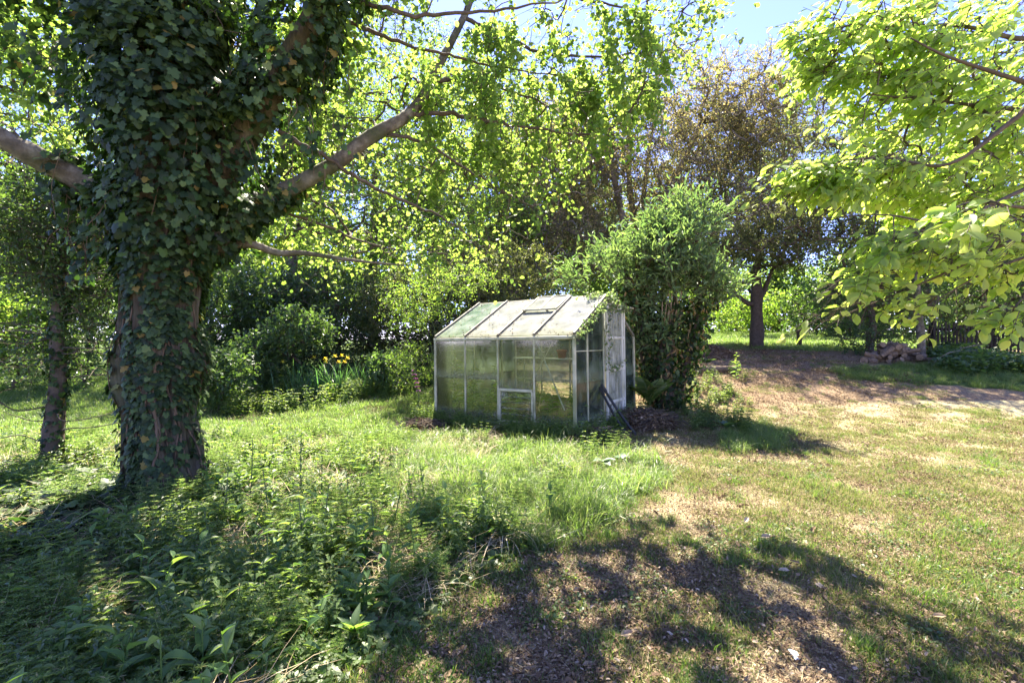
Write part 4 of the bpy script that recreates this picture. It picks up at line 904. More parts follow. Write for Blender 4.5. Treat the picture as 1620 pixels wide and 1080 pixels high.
# ------------------------------------------------------------------ greenhouse
GZ = .07; RZ = math.atan2(GH_U[1], GH_U[0])
gh = empty('greenhouse', (GH_O[0], GH_O[1], GZ), RZ, label='neglected aluminium greenhouse with chalky roof panes and grimy walls', cat='greenhouse')
gh.rotation_euler = (0, R(-.7), RZ); gh['_o'] = [0, 0, 0]
LX, LY, EV, RG = 2.62, 2.5, 1.36, 2.04; NB = 4; BX = LX / NB
def ghp(name, m, parent=None, sm=False, **k):
    return Geo_b(name, m, parent or gh, sm, **k)
def add_bar(name, a, b, wx=.03, wy=.035, m='metal', parent=None, up=(0, 0, 1)):
    g = Geo(); bar(g, a, b, wx, wy, up); return link_mesh(name, g.mesh(name, M[m]), parent or gh)
def pane(name, c4, m, parent=None, t=.004):
    """glass sheet from 4 corners with real thickness"""
    c4 = np.array(c4, float); nrm = np.cross(c4[1] - c4[0], c4[3] - c4[0]); nrm /= np.linalg.norm(nrm)
    g = Geo(); g.add(np.vstack([c4 - nrm * t / 2, c4 + nrm * t / 2]), np.array([[3, 2, 1, 0], [4, 5, 6, 7], [0, 1, 5, 4], [1, 2, 6, 5], [2, 3, 7, 6], [3, 0, 4, 7]]))
    return link_mesh(name, g.mesh(name, M[m]), parent or gh)
# concrete footing
for nm, a, b in (('footing', (-.05, .03, -.08), (LX + .05, .03, -.08)), ('footing', (-.05, LY - .03, -.05), (LX + .05, LY - .03, -.05)), ('footing', (.03, .10, -.05), (.03, LY - .10, -.05)), ('footing', (LX - .03, .10, -.05), (LX - .03, LY - .10, -.05))):
    add_bar(nm, a, b, .12, .16, 'concrete')
# sills, eaves, ridge
for y in (0, LY):
    add_bar('sill', (0, y, .05), (LX, y, .05), .04, .035); add_bar('eave_bar', (-.02, y, EV), (LX + .02, y, EV), .05, .05)
for x in (0, LX): add_bar('sill', (x, .03, .05), (x, LY - .03, .05), .04, .035)
add_bar('ridge_bar', (-.02, LY / 2, RG), (LX + .02, LY / 2, RG), .06, .05)
zr = lambda y: EV + (RG - EV) * (1 - abs(y - LY / 2) / (LY / 2))
for k in range(NB + 1):
    x = k * BX; corner = k in (0, NB); wd = .045 if corner else .028
    for y in (0, LY):
        add_bar('corner_post' if corner else 'glazing_bar', (x, y, .07), (x, y, EV - .025), wd, wd, up=(0, 1, 0))
        add_bar('roof_bar', (x, y, EV + .045), (x, LY / 2, RG + .03), .036 if corner else .028, .05, 'roof_metal', up=(0, 0, 1))
# end wall uprights
ENDY = [.43, 1.06, 1.98]
for x in (0, LX):
    for y in ENDY: add_bar('upright', (x, y, .07), (x, y, zr(y) - .02), .03, .03, 'white_paint' if (x > 0 and y > 1) else 'metal', up=(0, 1, 0))
    add_bar('tie_bar', (x, .03, EV - .20), (x, 1.045, EV - .20), .016, .016)
add_bar('door_header', (LX, 1.08, 1.80), (LX, 1.97, 1.80), .03, .05, 'white_paint')
# panes: front and back
for k in range(NB):
    x0, x1 = k * BX + .014, (k + 1) * BX - .014
    for y in (0, LY):
        if y == 0 and k == 2:
            pane('pane', [(x0, y, .56), (x1, y, .56), (x1, y, EV - .03), (x0, y, EV - .03)], 'glass')
        else:
            pane('pane', [(x0, y + .004, .07), (x1, y + .004, .07), (x1, y + .004, .73), (x0, y + .004, .73)], 'glass')
            pane('pane', [(x0, y - .004, .715), (x1, y - .004, .715), (x1, y - .004, EV - .03), (x0, y - .004, EV - .03)], 'glass')
# roof panes
def rp(x, s, side=0):   # point on the roof slope, s from eave (0) to ridge (1)
    y = s * LY / 2; z = EV + .035 + (RG - EV - .01) * s
    return (x, y if side == 0 else LY - y, z)
for k in range(NB):
    x0, x1 = k * BX + .012, (k + 1) * BX - .012
    for side in (0, 1):
        mt = 'glass_roof_green' if (k == 0) else 'glass_roof'
        if side == 0 and k == 2:
            pane('roof_pane', [rp(x0, 0), rp(x1, 0), rp(x1, .60), rp(x0, .60)], mt)
        else:
            pane('roof_pane', [rp(x0, .0, side), rp(x1, .0, side), rp(x1, .985, side), rp(x0, .985, side)], mt)
# roof vent, a little open
rv_ = empty('roof_vent', rp(2 * BX + .012, 1.0)); rv_.parent = gh; rv_['_o'] = [0, 0, 0]
d_ = np.array(rp(0, .58)) - np.array(rp(0, 1.0)); up_ = np.array([0, 0, .055]); W_ = BX - .024
e_ = d_ + up_
for a, b in (((0, 0, .03), (W_, 0, .03)), ((0, e_[1], e_[2]), (W_, e_[1], e_[2]))): add_bar('vent_rail', a, b, .035, .03, parent=rv_)
for x in (.012, W_ / 2, W_ - .012): add_bar('vent_bar', (x, -.02, .03 + e_[2] * .03), (x, e_[1] + .016, e_[2] + .003), .026, .028, parent=rv_)
for x0, x1 in ((.026, W_ / 2 - .014), (W_ / 2 + .014, W_ - .026)):
    pane('vent_pane', [(x0, e_[1], e_[2]), (x1, e_[1], e_[2]), (x1, 0, .03), (x0, 0, .03)], 'glass_roof', rv_)
# louvre
lv = empty('louvre_vent', (2 * BX, 0, .07)); lv.parent = gh
add_bar('louvre_frame', (.03, -.004, .50), (BX - .03, -.004, .50), .035, .04, parent=lv); add_bar('louvre_frame', (.03, -.004, .02), (BX - .03, -.004, .02), .035, .03, parent=lv)
for x in (.034, BX - .034): add_bar('louvre_frame', (x, -.004, .035), (x, -.004, .48), .03, .035, parent=lv, up=(0, 1, 0))
for k in range(5):
    z = .04 + k * .088; pane('slat', [(.055, -.018, z), (BX - .055, -.018, z), (BX - .055, .016, z + .096), (.055, .016, z + .096)], 'glass', lv, .005)
# end walls
for x in (0, LX):
    ys_ = [0.] + ENDY + [LY]
    for a, b in zip(ys_[:-1], ys_[1:]):
        if x > 0 and a == 1.06: continue
        y0, y1 = a + .018, b - .018
        pane('end_pane', [(x + .003, y0, .07), (x + .003, y1, .07), (x + .003, y1, .70), (x + .003, y0, .70)], 'glass_end')
        if y0 < LY / 2 < y1:
            g = Geo(); t = .002; pr = [(y0, .69), (y1, .69), (y1, zr(y1) - .02), (LY / 2, RG - .03), (y0, zr(y0) - .02)]
            g.add([(x - .003 - t, y, z) for y, z in pr] + [(x - .003 + t, y, z) for y, z in pr], [np.array([[4, 3, 2, 1, 0]]), np.array([[5, 6, 7, 8, 9]]), np.array([[i, (i + 1) % 5, (i + 1) % 5 + 5, i + 5] for i in range(5)])])
            link_mesh('end_pane', g.mesh('end_pane', M['glass_end']), gh)
        else:
            pane('end_pane', [(x - .003, y0, .69), (x - .003, y1, .69), (x - .003, y1, zr(y1) - .02), (x - .003, y0, zr(y0) - .02)], 'glass_end')
pane('end_pane', [(LX - .003, 1.09, 1.84), (LX - .003, 1.96, 1.84), (LX - .003, 1.96, zr(1.96) - .0), (LX - .003, 1.09, RG - .06)], 'glass_end')
# door standing in the end wall
dr = empty('sliding_door', (LX + .05, 1.05, 0)); dr.parent = gh
for y in (.02, .70, .80): add_bar('door_stile', (0, y, -.02), (0, y, 1.86), .035, .055 if y < .75 else .05, 'white_paint', dr, up=(0, 1, 0))
for z in (.02, .32, .86, 1.36, 1.85): add_bar('door_rail', (.004, .05, z), (.004, .77, z), .03, .045 if z != .86 else .09, 'white_paint', dr)
for z0, z1 in ((.045, .295), (.345, .81), (.91, 1.335), (1.385, 1.825)): pane('door_pane', [(0, .05, z0), (0, .672, z0), (0, .672, z1), (0, .05, z1)], 'glass_door', dr)
add_bar('door_track', (LX + .05, .9, 1.90), (LX + .05, 2.35, 1.90), .03, .03)
# braces
add_bar('brace', (3 * BX + .02, .04, EV - .04), (LX - .18, .04, .32), .018, .014, 'white_paint', up=(0, 1, 0))
add_bar('brace', (LX - .04, .98, 1.72), (LX - .04, .30, .35), .018, .014, 'white_paint', up=(1, 0, 0))
add_bar('brace', (.30, LY - .04, .25), (.95, LY - .04, EV - .04), .018, .014, 'white_paint', up=(0, 1, 0))
def ghw(x, y, z):  # greenhouse local to world
    p = GH_O + GH_U * x + GH_V * y; return np.array([p[0], p[1], GZ + z])
# staging inside (a shelf one could carry out)
sh = empty('greenhouse_shelf', ghw(1.3, 2.05, 0), RZ, label='pale metal shelf on legs standing inside along the rear glass', cat='shelf')
for y in (-.14, -.05, .04, .13): add_bar('shelf_slat', (-.95, y, 1.0), (1.0, y, 1.0), .05, .02, 'white_paint', sh)
for x in (-.9, .95):
    for y in (-.16, .16): add_bar('leg', (x, y, -.05), (x, y, .985), .025, .025, 'metal', sh, up=(0, 1, 0))
add_bar('cross_bar', (-.9, -.16, .6), (.95, -.16, .6), .02, .02, 'metal', sh)
bd = empty('timber_bed', ghw(1.75, 1.15, 0), RZ, label='low weathered plank bed edging inside the greenhouse', cat='planter')
for z in (.06, .19): add_bar('plank', (-1.3, 0, z), (.6, 0, z), .03, .12, 'oldwood', bd)
for x in (-1.25, -.3, .55): add_bar('peg', (x, .03, -.05), (x, .03, .30), .04, .04, 'oldwood', bd, up=(0, 1, 0))
for i, (x, y, s_) in enumerate([(.5, 1.5, .11), (1.05, 1.7, .09), (2.1, 1.5, .12)]):
    c = ghw(x, y, 0); g = Geo(); pr = [(.0, .0), (.75, .0), (1, 1.5), (1.12, 1.5), (1.12, 1.75), (.95, 1.75), (.88, 1.45), (.3, 1.3)]
    k_ = 16; V = [[s_ * r_ * math.cos(t_ / k_ * 6.2832), s_ * r_ * math.sin(t_ / k_ * 6.2832), s_ * z_ + .02] for r_, z_ in pr for t_ in range(k_)]
    g.add(V, np.array([[j * k_ + t_, j * k_ + (t_ + 1) % k_, (j + 1) * k_ + (t_ + 1) % k_, (j + 1) * k_ + t_] for j in range(len(pr) - 1) for t_ in range(k_)]))
    o = link_mesh('flower_pot', g.mesh('flower_pot', M['terracotta'], True)); o.location = c
    tag(o, ['terracotta pot inside the greenhouse near its left end', 'small terracotta pot under the shelf in the middle of the greenhouse', 'terracotta pot inside the greenhouse by the door end'][i], 'flower pot')
for i, x in enumerate([.9, 1.35, 1.95]):
    c = ghw(x, 2.05, 1.01); s_ = [.07, .09, .06][i]; k_ = 16; g = Geo(); pr = [(.0, .0), (.75, .0), (1, 1.5), (1.12, 1.5), (1.12, 1.75), (.95, 1.75), (.88, 1.45), (.3, 1.3)]
    V = [[s_ * r_ * math.cos(t_ / k_ * 6.2832), s_ * r_ * math.sin(t_ / k_ * 6.2832), s_ * z_] for r_, z_ in pr for t_ in range(k_)]
    g.add(V, np.array([[j * k_ + t_, j * k_ + (t_ + 1) % k_, (j + 1) * k_ + (t_ + 1) % k_, (j + 1) * k_ + t_] for j in range(len(pr) - 1) for t_ in range(k_)]))
    o = link_mesh('flower_pot', g.mesh('flower_pot', M['white_paint' if i != 1 else 'terracotta'], True)); o.location = c
    tag(o, ['pale pot on the left part of the greenhouse shelf', 'brown pot in the middle of the greenhouse shelf', 'small pale pot on the right part of the greenhouse shelf'][i], 'flower pot')
# creeper on the gable and eave
cr_ = thing('creeper', ghw(LX + .04, .1, 1.4), label='thin creeper running up the gable edge and over the door of the greenhouse', cat='creeper')
pts = []; 
for t in np.linspace(0, 1, 130):
    y = -.02 + t * 1.55; pts.append(ghw(LX + .04 + rng.normal() * .02, y, zr(min(y, LY / 2)) + .02 + rng.normal() * .03))
for t in np.linspace(0, 1, 60): pts.append(ghw(LX + .06 + rng.normal() * .03, 1.1 + t * .85 + rng.normal() * .03, 1.92 - t * .05 + rng.normal() * .05))
for t in np.linspace(0, 1, 26): pts.append(ghw(LX + .06 + rng.normal() * .015, 1.06 + rng.normal() * .03, 1.8 - t * .9))
for t in np.linspace(0, 1, 22): pts.append(ghw(LX + .07 + rng.normal() * .015, 1.35 + rng.normal() * .16, .90 + rng.normal() * .02))
for t in np.linspace(0, 1, 40): pts.append(ghw(LX - .35 + t * .4 + rng.normal() * .05, 1.05 + t * .2 + rng.normal() * .1, RG + .05 + rng.normal() * .03))
pts = np.array(pts); g = Geo(); segs(g, pts[:-1][np.linalg.norm(np.diff(pts, axis=0), axis=1) < .15], pts[1:][np.linalg.norm(np.diff(pts, axis=0), axis=1) < .15], .003, .003, 4); g.build('stem', M['vine'], cr_)
g = Geo(); Q = np.repeat(pts, 4, 0) + rng.normal(size=(len(pts) * 4, 3)) * .03; leaves(g, Q, rv(len(Q)) + [0, 0, -.3], rv(len(Q)) + [.4, -.3, .4], rng.uniform(.02, .05, len(Q)), .9, T_R, rng.random(len(Q))); g.build('foliage', M['pale_leaf'], cr_)
# fallen leaves on the roof
g = Geo(); n = 260; s_ = rng.random(n) ** 2.2; xx = np.concatenate([rng.uniform(.05, LX - .05, n // 2), (rng.integers(0, NB, n - n // 2) + 1) * BX + rng.normal(size=n - n // 2) * .03]); xx = np.clip(xx, .03, LX - .03)
Q = np.array([ghw(xx[i], s_[i] * LY / 2, EV + .052 + (RG - EV - .01) * s_[i] + .012 * xx[i]) for i in range(n)]); rn = np.array([GH_V[0] * -.48, GH_V[1] * -.48, .88])
leaves(g, Q, rv(n), rv(n) * .25 + rn, rng.uniform(.015, .04, n), .6, T_R, rng.random(n)); g.build('fallen_leaves', M['dead'], label='dead leaves scattered on the greenhouse roof', kind='stuff')
# black pipes leaning at the door end
for i, (p0, p1, lab) in enumerate([(at(1006, 694, 6.75), at(951, 608, 7.05), 'long black pipe leaning on the greenhouse door, the outer one'), (at(990, 682, 6.85), at(948, 612, 7.1), 'long black pipe leaning on the greenhouse door, the inner one')]):
    p0 = p0.copy(); p0[2] = Hs(p0[0], p0[1]); r_ = thing('black_pipe', p0, label=lab, cat='pipe', group='pipes leaning on the greenhouse')
    g = Geo(); tube(g, catmull([p0, (p0 + p1) / 2 + [0, 0, -.02], p1], 5), [.02] * 11, 10); g.build('pipe', M['black'], r_, True)
    g = Geo(); d = (p1 - p0) / np.linalg.norm(p1 - p0); tube(g, [p0 + d * .02, p0 + d * .10], [.026, .026], 10); g.build('end_collar', M['rubber'], r_, True)
    g = Geo(); tube(g, [p1 - d * .14, p1 - d * .01], [.027, .024], 10); g.build('end_collar', M['rubber'], r_, True)

# ------------------------------------------------------------------ fence, logs, heaps
f0, f1 = at(1478, 540, 13.3), at(1760, 540, 13.0)
fr = thing('paling_fence', np.array([f0[0], f0[1], Hs(f0[0], f0[1])]), label='dark wooden paling fence in the shade at the right', cat='fence')
g = Geo(); n = 46
for k in range(n):
    p = f0 + (f1 - f0) * (k / n); z = Hs(p[0], p[1]); h = .95 + rng.normal() * .04
    bar(g, (p[0], p[1], z - .05), (p[0] + rng.normal() * .015, p[1], z + h), .065, .016, (0, 1, 0))
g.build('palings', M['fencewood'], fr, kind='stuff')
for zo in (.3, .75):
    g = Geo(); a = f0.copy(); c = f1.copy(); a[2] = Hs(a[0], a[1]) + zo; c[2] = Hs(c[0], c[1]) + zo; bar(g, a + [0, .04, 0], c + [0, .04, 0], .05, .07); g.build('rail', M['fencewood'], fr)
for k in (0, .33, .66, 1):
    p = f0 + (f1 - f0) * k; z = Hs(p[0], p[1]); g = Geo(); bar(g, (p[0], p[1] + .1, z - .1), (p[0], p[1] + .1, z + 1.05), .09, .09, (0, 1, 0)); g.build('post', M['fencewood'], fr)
lc = G(1422, 574)
ORD = 'first second third fourth fifth sixth seventh eighth ninth tenth eleventh twelfth thirteenth'.split()
def log(p, d, ln, r, seed, lab):
    d = d / np.linalg.norm(d); o = thing('log', p, label=lab, cat='log', group='logs heaped by the slim trunk')
    g = Geo(); pts = catmull([p - d * ln / 2, p + rng.normal(size=3) * .01, p + d * ln / 2], 4); tube(g, pts, r * (1 + rng.normal(size=len(pts)) * .04), 10, rough=.25, seed=seed, cap=False)
    g.build('bark', M['log'], o, True)
    for e in (-1, 1):
        g = Geo(); c = p + d * e * ln / 2; u, v_ = perp(d[None]); a = np.arange(10) / 10 * 2 * np.pi
        ring = c + (u * np.cos(a)[:, None] + v_ * np.sin(a)[:, None]) * r * .97; g.add(np.vstack([ring, c[None] + d * e * .006]), np.array([[i, (i + 1) % 10, 10] for i in range(10)])); g.build('cut_end', M['log_end'], o)
for row, (cnt, half) in enumerate([(13, .92), (9, .62), (6, .40), (3, .2)]):
    for k in range(cnt):
        x = lc[0] - .05 + (k / (cnt - 1) * 2 - 1) * half + rng.normal() * .04; y = lc[1] + rng.uniform(-.15, .35)
        r = rng.uniform(.055, .10); log(np.array([x, y, Hs(x, y) + .06 + row * .125]), np.array([rng.normal() * 1.2, -1 + rng.normal() * .7, rng.normal() * .25]), rng.uniform(.25, .42), r, row * 20 + k, 'split brown log, %s from the left in the %s layer of the heap' % (ORD[k], ['bottom', 'second', 'third', 'top'][row]))
# twigs and branches right of the logs
br = thing('brushwood', G(1490, 572), label='loose pale brushwood lying between the slim trunk and the fence', cat='brushwood')
g = Geo()
for k in range(26):
    p = G(rng.uniform(1465, 1560), rng.uniform(562, 580)); d = np.array([rng.uniform(.2, .9), rng.normal() * .3, rng.uniform(-.05, .45)]); c = p + d * .5 + [0, 0, .1]
    tube(g, catmull([p, c, p + d], 4), np.linspace(.022, .006, 9) * rng.uniform(.5, 1.2), 5)
g.build('sticks', M['grey_stem'], br)
def mound(name, label, cat, c, rx, ry, h, n, mats, ls, sticks=40, kind=None, T=T_R):
    o = thing(name, c, label=label, cat=cat, kind=kind); g = Geo(); k = 26
    U, V = np.meshgrid(np.linspace(-1, 1, k), np.linspace(-1, 1, k)); rr = np.sqrt(U ** 2 + V ** 2); x = c[0] + U * rx; y = c[1] + V * ry
    z = H(x, y) - .03 + h * np.clip(1 - rr ** 2, 0, 1) * (.7 + .6 * vnoise(x, y, 3.1, 8))
    i, j = np.meshgrid(np.arange(k - 1), np.arange(k - 1)); a = (j * k + i).ravel(); g.add(np.stack([x.ravel(), y.ravel(), z.ravel()], 1), np.stack([a, a + 1, a + k + 1, a + k], 1)); g.build('soil', M['ground'], o, True)
    a = rng.random(n) * 6.283; r = np.sqrt(rng.random(n)); x = c[0] + np.cos(a) * r * rx; y = c[1] + np.sin(a) * r * ry
    z = H(x, y) + h * (1 - r ** 2) * (.7 + .6 * vnoise(x, y, 3.1, 8)) + rng.uniform(-.02, .03, n)
    g = Geo(); leaves(g, np.stack([x, y, z], 1), rv(n) * [1, 1, .3], rv(n) * .6 + [0, 0, .8], ls * rng.uniform(.6, 1.4, n), .55, T, rng.random(n)); g.build('dead_leaves', M[mats], o)
    g = Geo(); n = sticks; a = rng.random(n) * 6.283; r = np.sqrt(rng.random(n)) * .9; P = np.stack([c[0] + np.cos(a) * r * rx, c[1] + np.sin(a) * r * ry, np.zeros(n)], 1); P[:, 2] = H(P[:, 0], P[:, 1]) + h * (1 - r ** 2) * .9 + .02
    d = rv(n) * [1, 1, .25] * rng.uniform(.08, .35, n)[:, None]; segs(g, P - d, P + d, .007, .003, 4); g.build('sticks', M['twig'], o)
    return o
c = G(1120, 572); mound('leaf_heap', 'brown heap of dead leaves and twigs beside the path to the far lawn', 'heap', c + [0, 1.1, 0], 1.25, .9, .42, 5200, 'dead', .06, 200)
c = G(938, 700); mound('dead_grass_heap', 'brown matted heap of dead stems at the near corner of the greenhouse', 'heap', c, .42, .28, .16, 2600, 'dead', .07, 240, T=T_L)
c = G(1015, 672); mound('dead_grass_heap', 'brown heap of dead bracken below the fern', 'heap', c, .55, .5, .24, 3600, 'dead', .07, 260, T=T_L)
c = G(672, 678); mound('dead_grass_heap', 'small dark pile of dead stalks at the left foot of the greenhouse', 'heap', c, .40, .3, .14, 2200, 'dead', .07, 160, T=T_L)
r_ = G(1110, 592); fl = thing('fallen_log', r_, label='dark fallen trunk lying at the foot of the leaf heap', cat='log'); g = Geo()
tube(g, catmull([G(1068, 592) + [0, .1, .07], G(1110, 590) + [0, 0, .08], G(1165, 588) + [0, 0, .06]], 6), [.09] * 13, 10, rough=.25); g.build('bark', M['log'], fl, True)

# stones, sticks and scraps on the lawn
def stone(px, py, s, label, cat='stone', m='stone', flat=.6, name='stone'):
    p = G(px, py); g = Geo(); k1, k2 = 12, 8; V = []
    for j in range(k2 + 1):
        for i in range(k1):
            th = j / k2 * math.pi; ph = i / k1 * 2 * math.pi; v = Vector((math.sin(th) * math.cos(ph), math.sin(th) * math.sin(ph), math.cos(th)))
            r_ = s * (1 + .35 * mnoise.noise(v * 1.6 + Vector((px, py, 0)))); V.append((v.x * r_ * 1.2, v.y * r_, v.z * r_ * flat))
    g.add(V, np.array([[j * k1 + i, (j + 1) * k1 + i, (j + 1) * k1 + (i + 1) % k1, j * k1 + (i + 1) % k1] for j in range(k2) for i in range(k1)]))
    o = link_mesh(name, g.mesh(name, M[m], True)); o.location = (p[0], p[1], p[2] + s * flat * .45); tag(o, label, cat)
stone(840, 943, .020, 'small tan stone on the shaded lawn near the weeds')
stone(673, 800, .075, 'brown rounded stone half hidden in the weeds before the greenhouse')
stone(494, 1010, .022, 'small brown stone under the dock leaves at the bottom')
stone(1088, 742, .018, 'tiny grey stone on the sunlit lawn')
stone(895, 944, .012, 'tiny pale pebble right of the tan stone')
stone(1126, 668, .05, 'small orange brick piece in the nettles right of the greenhouse', 'brick piece', 'terracotta', .5, 'brick_piece')
def stick(name, label, pxs, r, m='grey_stem', cat='stick', lift=.015):
    P = [G(x, y) + [0, 0, lift + rng.uniform(0, .01)] for x, y in pxs]; o = thing(name, P[0], label=label, cat=cat); g = Geo(); C = catmull(P, 5); tube(g, C, np.linspace(r, r * .5, len(C)), 6, rough=.2); g.build('wood', M[m], o, True)
stick('curved_twig', 'thin pale curved twig on the shaded lawn', [(1133, 942), (1140, 962), (1140, 985), (1150, 1000), (1158, 1005), (1140, 1010), (1128, 1008)], .0035, 'cutwood')
stick('stick', 'thin straight stick lying at the right on sunny grass', [(1498, 945), (1525, 935), (1543, 932)], .004, 'cutwood')
stick('stick', 'thin bent stick just below the straight one at the right', [(1510, 950), (1520, 965), (1533, 985)], .0035)
stick('stick', 'long thin stem along the edge of the weeds at the bottom', [(590, 1048), (620, 1020), (650, 995)], .004)
stick('stick', 'pale stalk lying on the brown lawn left of the curved twig', [(1085, 985), (1090, 970), (1094, 955)], .004, 'cutwood')
stick('stick', 'long straw stalk on the bare ground below the weeds', [(640, 1070), (655, 1040), (668, 1010)], .003, 'cutwood')
stick('fallen_branch', 'long thin fallen branch on the litter right of the greenhouse', [(1050, 640), (1075, 662), (1098, 680)], .012, 'grey_stem')
p = G(1255, 1048); sc = thing('plastic_scrap', p, label='pale blue grey plastic scrap lying on grass at the bottom', cat='scrap'); g = Geo()
Vs = [(-.010, -.03, .0), (.012, -.03, .006), (.016, 0, .014), (.006, .03, .004), (-.012, .02, .012)]
g.add([(p[0] + a, p[1] + b_, p[2] + .03 + c_) for a, b_, c_ in Vs] + [(p[0] + a, p[1] + b_, p[2] + .026 + c_) for a, b_, c_ in Vs], [np.array([[0, 1, 2, 3, 4]]), np.array([[9, 8, 7, 6, 5]]), np.array([[i, i + 5, (i + 1) % 5 + 5, (i + 1) % 5] for i in range(5)])]); g.build('sheet', M['scrap'], sc)

# ------------------------------------------------------------------ garden plants one by one
def blade(g, p, d, ln, wd, bend, var, nseg=5, mi=0, tw=0.):
    """one curved strap leaf"""
    d = np.asarray(d, float); hd = np.array([d[0], d[1], 0]); hd /= np.linalg.norm(hd) + 1e-9; s_ = np.array([-hd[1], hd[0], 0]); V = []; a = math.atan2(d[2], math.hypot(d[0], d[1])); q = np.array(p, float)
    for i in range(nseg + 1):
        t = i / nseg; w_ = wd * (1 - t ** 2.2) + .0005; V += [q - s_ * w_ / 2, q + s_ * w_ / 2 + np.array([0, 0, tw * w_])]
        q = q + (hd * math.cos(a) + np.array([0, 0, math.sin(a)])) * ln / nseg; a -= bend / nseg
    g.add(V, np.array([[2 * i, 2 * i + 1, 2 * i + 3, 2 * i + 2] for i in range(nseg)]), var)
# irises
for i, (px, py, n, lab, fls) in enumerate([(520, 628, 110, 'tall clump of yellow flag iris at the right end, in flower', [(515, 567), (530, 563), (541, 562), (550, 566), (536, 572), (545, 572)]),
                                     (475, 628, 60, 'smaller iris clump with a few yellow flowers, left of the tall one', [(497, 565), (515, 572), (447, 572)]), (560, 620, 50, 'arching iris leaves without flowers nearest the greenhouse', [])]):
    b = G(px, py); o = thing('yellow_iris', b, label=lab, cat='iris')
    for k in range(n):
        p = b + [rng.normal() * .22, rng.normal() * .15, -.02]; g = Geo(); a = rng.uniform(0, 6.283); e = rng.uniform(.25, .9) * .5
        blade(g, p, (math.cos(a) * e, math.sin(a) * e, 1), rng.uniform(.55, 1.05), rng.uniform(.018, .028), rng.uniform(.2, 1.3), rng.random(), 6); g.build('leaf', M['iris_leaf'], o)
    for (fx, fy) in fls:
        f = at(fx, fy, b[1] - .1); s0 = b + [(f[0] - b[0]) * .6, 0, 0]; g = Geo(); tube(g, [s0, (s0 + f) / 2 + [.01, 0, 0], f], [.006, .005, .004], 5); st_ = g.build('flower_stem', M['green_stem'], o)
        g = Geo(); n_ = 7; a = np.arange(n_) / n_ * 6.283; D = np.stack([np.cos(a), np.sin(a), np.where(np.arange(n_) % 2, .8, -.4)], 1); leaves(g, np.repeat(f[None], n_, 0), D, rv(n_) * .3 + [0, 0, 1], .055, .7, T_R, rng.random(n_)); g.build('flower', M['yellow'], o)
# foxglove
b = G(662, 655); o = thing('foxglove', b, label='leaning pink foxglove spire at the left end of the greenhouse', cat='foxglove'); tip = at(652, 578, b[1])
C = catmull([b, b * .5 + tip * .5 + [.05, 0, 0], tip], 6); g = Geo(); tube(g, C, np.linspace(.007, .003, len(C)), 6); g.build('stem', M['green_stem'], o)
for k in range(16):
    t = .55 + .45 * k / 16; p = C[int(t * (len(C) - 1))]; a = k * 2.4; dd = np.array([math.cos(a), math.sin(a), -.5]); g = Geo(); tube(g, [p, p + dd * .02, p + dd * .045], [.004, .009, .014], 8, cap=False); g.build('bell', M['pink'], o, True)
for k in range(8):
    a = k * .8; g = Geo(); leaves(g, b[None] + [[0, 0, .03 + k * .03]], np.array([[math.cos(a), math.sin(a), .6]]), np.array([[0, 0, 1.]]), np.array([.16]), .4, T_LANCE, np.array([rng.random()])); g.build('leaf', M['herb'], o, True)
# ferns
for i, (px, py, s_, n, lab) in enumerate([(1028, 652, .85, 13, 'upright fern with arching fronds behind the right end of the greenhouse'), (1058, 640, .6, 9, 'smaller fern at the foot of the stump')]):
    b = G(px, py) + [0, 0, .12]; o = thing('fern', b, label=lab, cat='fern')
    for k in range(n):
        a = k / n * 6.283 + rng.normal() * .2; el = rng.uniform(1.15, 1.5); ln = s_ * rng.uniform(.75, 1.1); C = []; q = b.copy(); e = el
        for j in range(12): C.append(q.copy()); q = q + np.array([math.cos(a) * math.cos(e), math.sin(a) * math.cos(e), math.sin(e)]) * ln / 12; e -= .11
        C = np.array(C); g = Geo(); tube(g, C, np.linspace(.005, .001, 12), 4, cap=False)
        CC = catmull(C, 3)[4:]; t = np.linspace(0, 1, len(CC)); T_ = np.gradient(CC, axis=0); T_ /= np.linalg.norm(T_, axis=1, keepdims=True); side = np.cross(T_, [0, 0, 1.]); side /= np.linalg.norm(side, axis=1, keepdims=True); nm_ = np.cross(side, T_)
        for sg in (-1, 1): leaves(g, CC, side * sg + T_ * .35, nm_, ln * .19 * np.sin(np.clip(t * 2.6 + .45, 0, 3.1)) + .008, .13, T_L, rng.random(len(CC)))
        g.build('frond', M['lush_grass'] if i == 0 else M['herb'], o)
# dock and other broad weeds; leaves are parts
def rosette(name, label, b, n, ln, wr, T, m, el=(.3, 1.1), stem=0, group=None, var=True):
    o = thing(name, b, label=label, cat='weed', group=group); h = stem
    if stem:
        g = Geo(); tip = b + [rng.normal() * .04, rng.normal() * .04, stem]; tube(g, catmull([b, (b + tip) / 2 + rng.normal(size=3) * .012, tip], 4), np.linspace(.006, .003, 9), 6); g.build('stem', M['green_stem'], o)
    g1 = Geo(); leaves(g1, np.zeros((1, 3)), np.array([[1., 0, 0]]), np.array([[0., 0, 1]]), 1., wr, T, 0); mesh = g1.mesh('leaf', M[m], True)
    for k in range(n):
        a = k * 2.4 + rng.normal() * .2; t = k / n; z = b + np.array([0, 0, .02 + h * t]) + (np.array([0, 0, 0]))
        e = rng.uniform(*el) + .15 if not stem else rng.uniform(.1, .7); L1 = ln * rng.uniform(.5, 1.2) * (1 - .45 * t if stem else 1)
        q = bpy.data.objects.new('leaf', mesh); S.collection.objects.link(q); q.parent = o; q.location = (z - np.array(o['_o'])).tolist()
        q.rotation_euler = (rng.normal() * .15, -e, a); q.scale = (L1,) * 3
    return o
